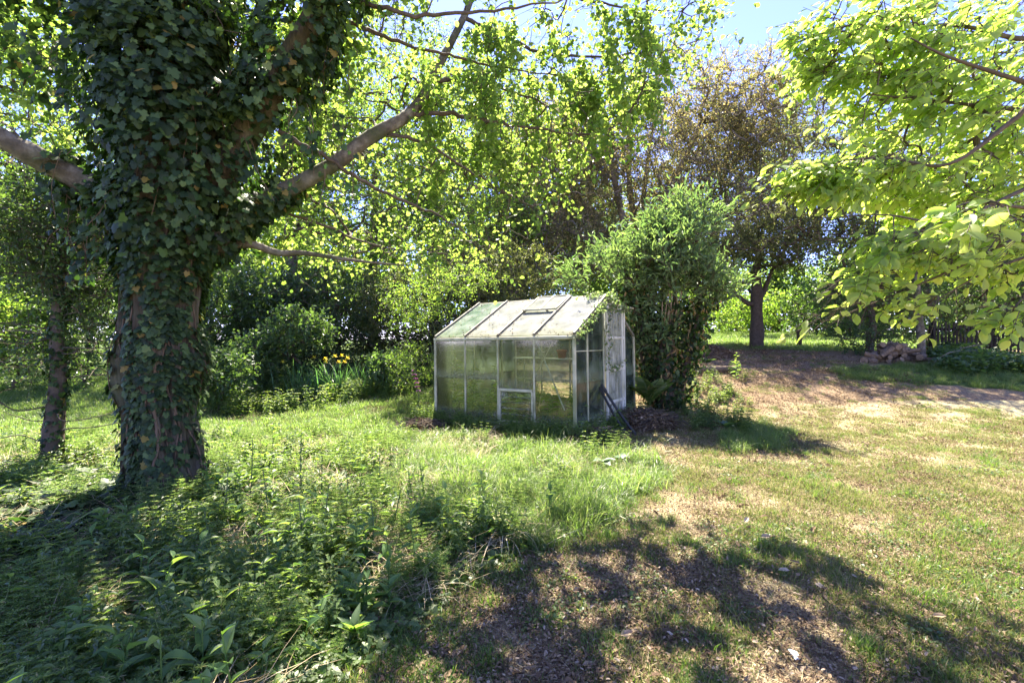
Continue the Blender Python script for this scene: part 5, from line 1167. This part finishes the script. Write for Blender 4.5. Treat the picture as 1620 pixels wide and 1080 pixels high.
docks = [(560, 1030, 9, .15, 0, 'dock rosette at the bottom, alone on the edge of the bare ground'), (440, 960, 8, .20, .35, 'tall dock with broad leaves catching light, lower left of centre'),
         (480, 900, 9, .19, .42, 'tall dock with long leaves in front of the sunny patch'), (395, 1060, 8, .16, 0, 'dock leaves at the bottom edge left of the lone rosette'),
         (520, 870, 8, .18, .4, 'tall dock right of the sunny weed patch'), (585, 890, 9, .17, .34, 'dock clump nearest the dried daffodil leaves'),
         (330, 900, 8, .16, .3, 'shaded dock below the ivied trunk'), (250, 960, 8, .16, .12, 'dark dock in the shade at the lower left'),
         (620, 850, 8, .15, .32, 'leafy weed left of the dried daffodil leaves'), (430, 840, 8, .17, .42, 'tall weed stem with pale leaves in the sunny patch'), (545, 820, 7, .15, .36, 'tall weed at the back of the sunny patch'),
         (690, 905, 8, .09, 0, 'small dock rosette at the edge of the shaded lawn'), (755, 880, 7, .07, 0, 'low broad leaved weed below the dried daffodil leaves'), (130, 1000, 8, .15, .1, 'weed with dark leaves at the lower left corner'),
         (300, 1040, 8, .13, .1, 'leafy weed among long grass at the bottom left')]
for (px, py, n, ln, stem, lab) in docks: rosette('dock_plant', lab, G(px, py) + [0, 0, .05], n + 5, ln * .78, .34, T_LANCE, 'dock', stem=stem)
for (px, py, n, h, lab) in [(395, 800, 16, .55, 'tall willowherb stem at the left of the sunny patch'), (478, 800, 18, .62, 'tallest willowherb stem in the middle of the sunny patch'), (505, 815, 14, .5, 'willowherb stem just right of the tallest one'), (600, 790, 14, .4, 'willowherb stem before the dark hollow in the weeds'), (355, 850, 14, .5, 'willowherb stem close to the foot of the ivied trunk'),
                        (1150, 665, 18, .75, 'young bright sapling right of the fern'), (1105, 650, 14, .5, 'small bright sapling in the nettle patch'), (1165, 600, 16, .6, 'bright leafy sprout by the fallen trunk')]:
    rosette('willowherb', lab, G(px, py), n, .13 if px < 1000 else .16, .28 if px < 1000 else .4, T_LANCE, 'herb' if px < 1000 else 'bright_leaf', stem=h)
for (px, py, n, ln, lab) in [(955, 748, 9, .13, 'weed with pale silvery leaves in the tall grass'), (985, 742, 8, .11, 'second silvery leaved weed, right of the first')]:
    rosette('silvery_weed', lab, G(px, py) + [0, 0, .1], n, ln, .7, T_HEART, 'silver_leaf', el=(.0, .35))
for (px, py, n, ln, lab) in [(1085, 585, 9, .26, 'big round butterbur leaves near the stump'), (1118, 582, 9, .24, 'big round butterbur leaves under the leaf heap'), (1150, 690, 7, .14, 'round leaved weed at the edge of the nettles')]:
    rosette('butterbur', lab, G(px, py) + [0, 0, .12], n, ln, .9, T_HEART, 'hedge_leaf', el=(.1, .7))
rosette('greenhouse_weed', 'leafy weed growing outside the near corner post of the greenhouse', G(955, 690), 16, .16, .35, T_LANCE, 'pale_leaf', stem=.38)
rosette('greenhouse_weed', 'leafy weed reaching up between the corner post and the black pipes', G(975, 688), 14, .14, .35, T_LANCE, 'bright_leaf', stem=.35)
rosette('greenhouse_weed', 'low leafy weed in front of the leaning pipes', G(965, 705), 10, .10, .45, T_LANCE, 'herb')
rosette('greenhouse_weed', 'tall weed pressed against the glass inside the right bay', ghw(2.35, .45, 0), 22, .14, .35, T_LANCE, 'bright_leaf', stem=.75)
rosette('greenhouse_weed', 'dark weed filling the left bay inside the greenhouse', ghw(.4, .5, 0), 24, .15, .4, T_LANCE, 'herb', stem=1.1)
rosette('greenhouse_weed', 'dark weed behind the second glazing bar inside the greenhouse', ghw(.75, .7, 0), 22, .15, .4, T_LANCE, 'herb', stem=.95)
for (lx, ly, n, ln, st_h, m_, lab) in [(.22, .25, 34, .17, 1.05, 'herb', 'tall leafy weed pressed against the far left pane inside the greenhouse'), (.58, .28, 30, .16, .85, 'dock', 'broad leaved weed inside the greenhouse by the first glazing bar'),
        (1.05, .35, 26, .16, .6, 'bright_leaf', 'fresh green weed low in the second bay inside the greenhouse'), (2.1, .25, 28, .15, .5, 'bright_leaf', 'bright weed inside the greenhouse low in the right bay'), (2.48, .35, 30, .15, .7, 'herb', 'leafy weed inside the greenhouse at its near corner')]:
    rosette('greenhouse_weed', lab, ghw(lx, ly, 0), n + 8, ln * 1.6, .42, T_LANCE, m_, stem=st_h)
# dried clumps
def dry_clump(px, py, n, ln, lab, m='straw', name='dried_daffodil_clump', b=None, wd=.008, up=.25):
    b = G(px, py) if b is None else b; o = thing(name, b, label=lab, cat='dry clump')
    for k in range(n):
        g = Geo(); a = rng.uniform(0, 6.283); p = b + [rng.normal() * .06, rng.normal() * .05, .05]; blade(g, p, (math.cos(a), math.sin(a), rng.uniform(.1, .9)), ln * rng.uniform(.6, 1.2), wd * rng.uniform(.6, 1.3), rng.uniform(.6, 1.8), rng.random(), 6); g.build('leaf', M[m], o)
dry_clump(795, 855, 90, .26, 'orange brown clump of dried daffodil leaves flopped beside the path', 'straw')
dry_clump(740, 870, 60, .24, 'yellow withered leaves just left of the dried daffodil clump', 'straw')
dry_clump(150, 985, 70, .30, 'pale straw coloured flattened grass in a sun fleck at the lower left', 'straw', 'flattened_grass')
dry_clump(60, 930, 60, .32, 'second flattened straw patch at the left edge', 'straw', 'flattened_grass')
dry_clump(0, 0, 200, .6, 'golden dead grass inside the right bay of the greenhouse', 'straw', 'dead_grass_clump', ghw(2.2, .9, 0), .006)
dry_clump(0, 0, 170, .6, 'dead tangled stems inside the middle of the greenhouse', 'straw', 'dead_grass_clump', ghw(1.45, .9, .1), .010)

# ------------------------------------------------------------------ ground cover by instancing small patches
def src(name, g, m, sm=False):
    me = g.mesh(name, M[m], sm); return bpy.data.objects.new(name, me)
def blades_patch(n, rad, h, wd, bend, cols=1, flat=0., nseg=3):
    g = Geo()
    a = rng.random(n) * 6.283; r = np.sqrt(rng.random(n)) * rad
    p = np.stack([r * np.cos(a), r * np.sin(a), np.full(n, -.01)], 1); az = rng.random(n) * 6.283
    hd = np.stack([np.cos(az), np.sin(az), np.zeros(n)], 1); s_ = np.stack([-hd[:, 1], hd[:, 0], np.zeros(n)], 1)
    el = np.clip(rng.normal(1.15, .3, n) * (1 - flat), .03, 1.5); ln = h * rng.uniform(.5, 1.25, n); bd_ = bend * rng.uniform(.3, 1.4, n); w_ = wd * rng.uniform(.6, 1.3, n)
    V = []; q = p.copy()
    for i in range(nseg + 1):
        t = i / nseg; ww = (w_ * (1 - t ** 1.8) * .5 + .0002)[:, None]; V.append(q - s_ * ww); V.append(q + s_ * ww)
        q = q + (hd * np.cos(el)[:, None] + np.array([0, 0, 1.])[None] * np.sin(el)[:, None]) * (ln / nseg)[:, None]; el = el - bd_ / nseg
    V = np.stack(V, 1); k = V.shape[1]; f = np.array([[2 * i, 2 * i + 1, 2 * i + 3, 2 * i + 2] for i in range(nseg)])
    F = (f[None] + (np.arange(n) * k)[:, None, None]).reshape(-1, 4); g.add(V.reshape(-1, 3), F, np.repeat(rng.random(n), k)); return g
def leaf_patch(n, rad, h, ls, wr, T, up=1.2, stems=0):
    g = Geo(); a = rng.random(n) * 6.283; r = np.sqrt(rng.random(n)) * rad
    p = np.stack([r * np.cos(a), r * np.sin(a), rng.random(n) * h], 1)
    leaves(g, p, rv(n) * [1, 1, .4], rv(n) * .5 + [0, 0, up], ls * rng.uniform(.5, 1.3, n), wr, T, rng.random(n))
    if stems: k = rng.integers(0, n, stems); segs(g, p[k] * [.9, .9, 0], p[k], .0014, .0008, 3)
    return g
def cleaver_patch():
    g = Geo()
    for k in range(16):
        a = rng.random() * 6.283; r = rng.random() * .10; b0 = np.array([r * math.cos(a), r * math.sin(a), 0]); tip = b0 + [rng.normal() * .06, rng.normal() * .06, rng.uniform(.10, .26)]
        segs(g, b0, tip, .0014, .001, 3)
        for t in np.linspace(.25, 1, 6):
            c = b0 + (tip - b0) * t; n = 7; an = np.arange(n) / n * 6.283 + rng.random(); leaves(g, np.repeat(c[None], n, 0), np.stack([np.cos(an), np.sin(an), np.full(n, .25)], 1), np.tile([[0, 0, 1.]], (n, 1)), .028 * (1.1 - .3 * t), .22, T_Q, rng.random(n))
    return g
def nettle_patch():
    g = Geo()
    for k in range(5):
        a = rng.random() * 6.283; r = rng.random() * .10; b0 = np.array([r * math.cos(a), r * math.sin(a), 0]); tip = b0 + [rng.normal() * .04, rng.normal() * .04, rng.uniform(.14, .32)]
        segs(g, b0, tip, .002, .001, 4)
        for j, t in enumerate(np.linspace(.2, 1, 6)):
            c = b0 + (tip - b0) * t; an = np.array([0, math.pi]) + (j % 2) * math.pi / 2 + k; leaves(g, np.repeat(c[None], 2, 0), np.stack([np.cos(an), np.sin(an), np.full(2, .1)], 1), np.tile([[0, 0, 1.]], (2, 1)), .06 * (1.15 - .5 * t), .5, T_LANCE, rng.random(2))
    return g
def scatter(name, label, pts, scales, srcs, tilt=.12):
    """one stuff object: geometry nodes put a patch at every point"""
    n = len(pts); me = bpy.data.meshes.new(name); me.vertices.add(n); me.vertices.foreach_set('co', pts.astype(np.float32).ravel())
    rot = np.stack([rng.normal(size=n) * tilt, rng.normal(size=n) * tilt, rng.random(n) * 6.283], 1)
    a = me.attributes.new('rot', 'FLOAT_VECTOR', 'POINT'); a.data.foreach_set('vector', rot.astype(np.float32).ravel())
    a = me.attributes.new('siz', 'FLOAT', 'POINT'); a.data.foreach_set('value', np.asarray(scales, np.float32))
    a = me.attributes.new('pick', 'INT', 'POINT'); a.data.foreach_set('value', rng.integers(0, len(srcs), n).astype(np.int32))
    o = link_mesh(name, me, label=label, kind='stuff')
    ng = bpy.data.node_groups.new(name + '_nodes', 'GeometryNodeTree'); ng.interface.new_socket('Geometry', in_out='INPUT', socket_type='NodeSocketGeometry'); ng.interface.new_socket('Geometry', in_out='OUTPUT', socket_type='NodeSocketGeometry')
    gi = ng.nodes.new('NodeGroupInput'); go = ng.nodes.new('NodeGroupOutput'); iop = ng.nodes.new('GeometryNodeInstanceOnPoints'); l = ng.links.new
    l(gi.outputs[0], iop.inputs['Points']); j = ng.nodes.new('GeometryNodeJoinGeometry')
    for s_ in srcs[::-1]:
        oi = ng.nodes.new('GeometryNodeObjectInfo'); oi.inputs['Object'].default_value = s_; oi.inputs['As Instance'].default_value = True; l(oi.outputs['Geometry'], j.inputs[0])
    l(j.outputs[0], iop.inputs['Instance']); iop.inputs['Pick Instance'].default_value = True
    def att(nm, ty):
        x = ng.nodes.new('GeometryNodeInputNamedAttribute'); x.data_type = ty; x.inputs[0].default_value = nm; return x.outputs[0]
    l(att('pick', 'INT'), iop.inputs['Instance Index']); l(att('rot', 'FLOAT_VECTOR'), iop.inputs['Rotation']); l(att('siz', 'FLOAT'), iop.inputs['Scale'])
    l(iop.outputs[0], go.inputs[0]); md_ = o.modifiers.new('scatter', 'NODES'); md_.node_group = ng
    return o
def field(n, x0, x1, y0, y1, dens, near=True):
    """random ground points; denser near the camera when near is set; dens(x, y, px, py) gives keep chance"""
    if near:
        u = rng.random(n); y = 1 / (1 / y0 + (1 / y1 - 1 / y0) * u) if near == 2 else y0 * (y1 / y0) ** u
    else: y = rng.uniform(y0, y1, n)
    x = rng.uniform(x0, x1, n) if near is False else (rng.uniform(-1.3, 1.3, n) * (y + .3))
    k = (x > x0) & (x < x1); x, y = x[k], y[k]; P = np.stack([x, y, H(x, y)], 1); q = PX(P)
    k = rng.random(len(x)) < dens(x, y, q[:, 0], q[:, 1]); return P[k]
def in_gh(x, y, pad=.05):
    a, b_ = gh_local(x, y); return (a > -pad) & (a < LX + pad) & (b_ > -pad) & (b_ < LY + pad)
def lushm(x, y, px, py):   # bright tall grass in front of the greenhouse
    a = inpoly(np.stack([px, py], 1), [(640, 700), (700, 690), (760, 702), (880, 712), (1000, 722), (1060, 750), (1040, 775), (975, 790), (950, 830), (880, 872), (820, 862), (760, 830), (700, 800), (640, 770)])
    return a
W = lambda x, y: x < weed_edge(y)
trunk_clear = lambda x, y: np.where((x + 3.0) ** 2 + (y - 3.6) ** 2 < .55, .12, 1)
# lawn on the right and centre
lawn = [src('lawn_patch', blades_patch(150, .13, .035, .0028, 1.0, nseg=2), 'lawn_grass') for _ in range(4)]
P = field(26000, -2.5, 9, 1.5, 14, lambda x, y, px, py: np.where(W(x, y) & (y < 6.4), 0, 1) * (~in_gh(x, y)) * smooth(vnoise(x, y, 2.3, 21) * .6 + vnoise(x, y, 6.5, 22) * .4 + field_green(x, y) * .45, .42, .74))
scatter('lawn_grass', 'short patchy lawn with straw coloured blades', P, rng.uniform(.7, 1.5, len(P)), lawn)
tuft = [src('lawn_tuft', blades_patch(70, .06, .075, .003, 1.1, nseg=3), 'grass') for _ in range(3)]
P = field(9000, -2.5, 9, 1.5, 14, lambda x, y, px, py: np.where(W(x, y) & (y < 6.4), 0, 1) * (~in_gh(x, y)) * (vnoise(x, y, 1.6, 31) * .6 + vnoise(x, y, 5, 32) * .5 > .62))
scatter('grass_tufts', 'greener tufts of grass in the thin lawn', P, rng.uniform(.5, 1.3, len(P)), tuft)
# straw and dead bits on the lawn
straw = [src('straw_patch', blades_patch(90, .14, .06, .0022, .4, flat=.86, nseg=2), 'straw') for _ in range(4)]
P = field(15000, -1.8, 8, 1.5, 12, lambda x, y, px, py: np.where(W(x, y) & (y < 6.4), .4, .85) * (~in_gh(x, y)))
scatter('dry_straw', 'dry straw and mown stalks lying over the lawn', P + [0, 0, .012], rng.uniform(.5, 1.2, len(P)), straw, .05)
lit_ = [src('litter_patch', leaf_patch(70, .16, .012, .015, .5, T_R, 1.2), 'dead') for _ in range(4)]
P = field(16000, -6, 9, 1.5, 17, lambda x, y, px, py: (.45 + .9 * np.exp(-(((px - 1190) / 190) ** 2 + ((py - 610) / 60) ** 2)) + .35 * (np.abs(px - 830) < 330) * (py > 880)) * (~in_gh(x, y)))
st2 = field(5000, -7, 1.2, 1.3, 6.6, lambda x, y, px, py: (x < weed_edge(y)) * (~in_gh(x, y, .1)) * (vnoise(x, y, 2.4, 95) > .5) * .8)
scatter('dry_stalks', 'pale dead grass stalks caught among the weeds', st2 + [0, 0, .05], rng.uniform(.8, 1.5, len(st2)), [src('stalk_patch', blades_patch(22, .14, .20, .003, .8, flat=.55, nseg=3), 'straw') for _ in range(3)])
scatter('leaf_litter', 'small dead leaves scattered over the ground', P + [0, 0, .008], rng.uniform(.6, 1.6, len(P)) * (1 + .13 * np.maximum(P[:, 1] - 4, 0)), lit_, .06)
clov = [src('clover_patch', leaf_patch(50, .11, .03, .020, .9, T_R, 1.5), 'herb') for _ in range(3)]
P = field(7000, -1.5, 9, 1.5, 10, lambda x, y, px, py: np.where(W(x, y) & (y < 6.4), 0, 1) * (~in_gh(x, y)) * (vnoise(x, y, 1.2, 41) * .55 + vnoise(x, y, 4, 42) * .45 > .56) * .8)
scatter('clover', 'small round leaved weeds creeping through the lawn', P, rng.uniform(.5, 1.1, len(P)), clov)
P = field(1500, -1.5, 9, 1.6, 12, lambda x, y, px, py: np.where(W(x, y) & (y < 6.4), .1, 1) * (~in_gh(x, y)) * (vnoise(x, y, 1.9, 97) > .45))
scatter('lawn_leaf_litter', 'larger curled dead leaves lying on the lawn', P + [0, 0, .02], rng.uniform(.7, 1.4, len(P)), [src('curled_leaf', leaf_patch(2, .06, .015, .045, .5, T_R, .7), 'dead') for _ in range(4)], .3)
# rear lawn on the left and far lawn
rl = [src('lush_patch', blades_patch(160, .18, .09, .005, 1.1, nseg=3), 'lush_grass') for _ in range(3)]
P = field(9000, -14, -1.3, 5.8, 14, lambda x, y, px, py: (~in_gh(x, y, .25)) * (.35 + .65 * (vnoise(x, y, 1.3, 51) > .4)), near=True)
scatter('rear_lawn_grass', 'soft bright grass beyond the weeds and beside the irises', P, rng.uniform(.6, 1.4, len(P)), rl)
fl_ = [src('far_patch', blades_patch(90, .35, .12, .012, 1.0, nseg=2), 'lush_grass') for _ in range(2)]
P = field(9000, -4, 24, 14.5, 46, lambda x, y, px, py: (px > 1040) * (px < 1480) * 1.0, near=False)
scatter('far_lawn_grass', 'sunlit grass of the far lawn', P, rng.uniform(.7, 1.3, len(P)), fl_)
# tall lush grass
tall = [src('tall_patch', blades_patch(110, .14, .22, .0045, 1.7, nseg=4), 'lush_grass') for _ in range(4)]
P = field(5200, -3, 3, 2.6, 7.2, lambda x, y, px, py: lushm(x, y, px, py) * (~in_gh(x, y, .04)) * 1.0)
scatter('tall_grass', 'long soft bright green grass in front of the greenhouse', P, .45 + .8 * vnoise(P[:, 0], P[:, 1], 2.6, 77) * rng.uniform(.7, 1.3, len(P)), tall, .25)
P = field(9000, -4, 15, 5, 13, lambda x, y, px, py: (inpoly(np.stack([px, py], 1), [(1312, 584), (1400, 578), (1640, 572), (2000, 590), (2000, 660), (1640, 622), (1500, 608), (1330, 602)]) + .9 * inpoly(np.stack([px, py], 1), [(1140, 690), (1200, 668), (1250, 680), (1240, 712), (1150, 716)])) * 1.0)
scatter('rough_grass', 'rough green grass strip in front of the log heap', P, rng.uniform(.5, .95, len(P)), tall)
P = field(5200, -7, 1, 1.3, 6.6, lambda x, y, px, py: W(x, y) * (~in_gh(x, y, .1)) * np.where(vnoise(x, y, 1.4, 61) * .6 + vnoise(x, y, 4, 62) * .4 > .46, .75, .12) * trunk_clear(x, y))
scatter('meadow_grass', 'long arching grass among the weeds on the left', P, rng.uniform(.45, .95, len(P)), [src('meadow_patch', blades_patch(80, .13, .20, .006, 1.9, nseg=4), 'grass') for _ in range(4)])
# weeds
P = field(7000, -7, 1.6, 1.3, 7.0, lambda x, y, px, py: (x < weed_edge(y) + .05) * (~in_gh(x, y, .1)) * np.where(vnoise(x, y, 1.7, 71) * .6 + vnoise(x, y, 4.5, 72) * .4 > .52, .75, .04) * np.where(lushm(x, y, px, py), .25, 1))
scatter('cleavers', 'cleavers with fine whorled leaves tangled over the rough ground', P, rng.uniform(.6, 1.2, len(P)), [src('cleaver_patch', cleaver_patch(), 'lush_grass') for _ in range(4)])
P = field(3600, -7, 1.4, 1.4, 7.0, lambda x, y, px, py: (x < weed_edge(y) - .12) * (~in_gh(x, y, .15)) * np.where(vnoise(x, y, 2.1, 81) * .6 + vnoise(x, y, 5, 82) * .4 > .53, .6, .03) * trunk_clear(x, y) * np.where(lushm(x, y, px, py), .1, 1))
scatter('nettles', 'young nettles growing through the rough grass', P, rng.uniform(.5, .8, len(P)) + .5 * vnoise(P[:, 0], P[:, 1], 1.6, 88), [src('nettle_patch', nettle_patch(), 'herb') for _ in range(4)])
def broad_patch():
    g = Geo()
    for k in range(2):
        b0 = np.array([rng.normal() * .05, rng.normal() * .05, 0]); hh = rng.uniform(.05, .30); n = 9; a = np.arange(n) * 2.4 + rng.random(); t = np.arange(n) / n
        segs(g, b0, b0 + [0, 0, hh], .003, .002, 4); e = rng.uniform(.2, 1.0, n)
        leaves(g, b0 + np.stack([0 * t, 0 * t, .02 + hh * t], 1), np.stack([np.cos(a) * np.cos(e), np.sin(a) * np.cos(e), np.sin(e)], 1), np.tile([[0, 0, 1.]], (n, 1)) + rv(n) * .2, rng.uniform(.05, .12, n) * (1.1 - .5 * t), .40, T_LANCE, rng.random(n))
    return g
P = field(900, -7, 1.4, 1.4, 6.6, lambda x, y, px, py: (x < weed_edge(y) - .1) * (~in_gh(x, y, .15)) * np.where(vnoise(x, y, 1.8, 85) > .45, .8, .2) * np.where(lushm(x, y, px, py), .05, 1))
scatter('broadleaf_weeds', 'broad leaved weeds standing out of the rough growth on the left', P + [0, 0, .03], rng.uniform(.6, 1.25, len(P)), [src('broad_patch', broad_patch(), 'dock') for _ in range(6)])
gi_ = [src('ground_ivy_patch', leaf_patch(70, .16, .07, .045, .95, T_IVY, 1.3), 'herb') for _ in range(3)]
P = field(6000, -8, 1.2, 1.3, 7.0, lambda x, y, px, py: (x < weed_edge(y) + .1) * (~in_gh(x, y, .1)) * np.where(vnoise(x, y, .9, 91) > .45, .8, .4))
scatter('ground_ivy', 'low round leaves carpeting the ground under the weeds', P, rng.uniform(.5, 1.0, len(P)), gi_)
P = field(2600, -8, -2.2, 2.4, 6.2, lambda x, y, px, py: np.exp(-((x + 3.3) ** 2 / 1.6 + (y - 4) ** 2 / 1.4)) * 1.4)
scatter('creeping_ivy', 'dark ivy creeping round the foot of the big trunk', P, rng.uniform(.6, 1.2, len(P)), [src('creeping_ivy_patch', leaf_patch(60, .16, .12, .07, .95, T_IVY, 1.1), 'ivy') for _ in range(3)])
P = field(2600, 1.6, 6, 6.2, 11, lambda x, y, px, py: inpoly(np.stack([px, py], 1), [(1050, 640), (1080, 610), (1140, 600), (1190, 640), (1180, 690), (1110, 690), (1070, 670)]) * 1. + .6 * inpoly(np.stack([px, py], 1), [(1060, 580), (1170, 575), (1190, 600), (1090, 605)]))
scatter('nettle_patch', 'low nettles and bramble shoots right of the fern', P, rng.uniform(.6, 1.2, len(P)), [src('nettle_patch', nettle_patch(), 'herb') for _ in range(3)])
P = field(2600, -9, -1.3, 7, 13, lambda x, y, px, py: inpoly(np.stack([px, py], 1), [(300, 640), (330, 610), (480, 612), (640, 600), (700, 590), (700, 615), (560, 640), (470, 655), (380, 665)]) * 1.)
scatter('border_weeds', 'leafy weeds along the foot of the dark hedge', P, rng.uniform(.8, 1.5, len(P)), [src('border_patch', nettle_patch(), 'herb') for _ in range(3)])
P = field(1600, 6, 13, 9.5, 14, lambda x, y, px, py: inpoly(np.stack([px, py], 1), [(1480, 565), (1620, 545), (1700, 560), (1700, 590), (1500, 590)]) * 1., near=False)
scatter('fence_weeds', 'pale low weeds and litter at the foot of the paling fence', P, rng.uniform(.8, 1.5, len(P)), [src('fence_patch', leaf_patch(60, .25, .25, .07, .8, T_R, 1.), 'hedge_leaf') for _ in range(3)])
# weeds inside the greenhouse
n = 300; u = rng.uniform(.08, LX - .08, n); v = rng.uniform(.08, LY - .1, n); P = np.array([ghw(a, b_, -.03) for a, b_ in zip(u, v)])
scatter('indoor_weeds', 'weeds and grass grown up inside the greenhouse', P, rng.uniform(.7, 1.6, n) * np.where(u > 1.2, .8, 1.2), [src('indoor_patch', cleaver_patch(), 'lush_grass'), src('indoor_patch', nettle_patch(), 'herb'), src('indoor_patch', blades_patch(60, .12, .22, .005, 1.0, flat=.4, nseg=3), 'straw'), src('indoor_patch', blades_patch(50, .1, .3, .005, 1.3, nseg=4), 'straw')])
n = 230; u = np.concatenate([rng.uniform(-.1, LX + .3, n // 2), rng.normal(2.5, .3, n // 4), rng.normal(-.1, .15, n - n // 2 - n // 4)]); v = rng.uniform(-.34, -.08, n); P = np.array([ghw(a, b_, 0) for a, b_ in zip(u, v)]); P[:, 2] = H(P[:, 0], P[:, 1])
scatter('base_weeds', 'weeds crowding the foot of the greenhouse', P, rng.uniform(.5, 1.25, n), [src('base_patch', nettle_patch(), 'herb'), src('base_patch', cleaver_patch(), 'lush_grass'), src('base_patch', blades_patch(40, .1, .22, .004, 1.3, nseg=4), 'grass')])
v = rng.uniform(.1, 2.3, 90); P = np.array([ghw(LX + rng.uniform(.08, .3), b_, 0) for b_ in v]); P[:, 2] = H(P[:, 0], P[:, 1])
scatter('base_weeds', 'low weeds along the door end of the greenhouse', P, rng.uniform(.5, 1.1, 90), [src('base_patch', nettle_patch(), 'pale_leaf'), src('base_patch', cleaver_patch(), 'lush_grass')])
# white flowers beside the far lawn
P = field(500, 6, 14, 18, 24, lambda x, y, px, py: inpoly(np.stack([px, py], 1), [(1160, 505), (1340, 510), (1340, 535), (1160, 532)]) * 1., near=False)
if len(P): scatter('white_flowers', 'small white flowers at the edge of the far lawn', P + [0, 0, .1], rng.uniform(.8, 1.4, len(P)), [src('flower_patch', leaf_patch(20, .2, .35, .05, .9, T_R, .8), 'white_flower')])
for o in S.objects:
    if '_o' in o: del o['_o']
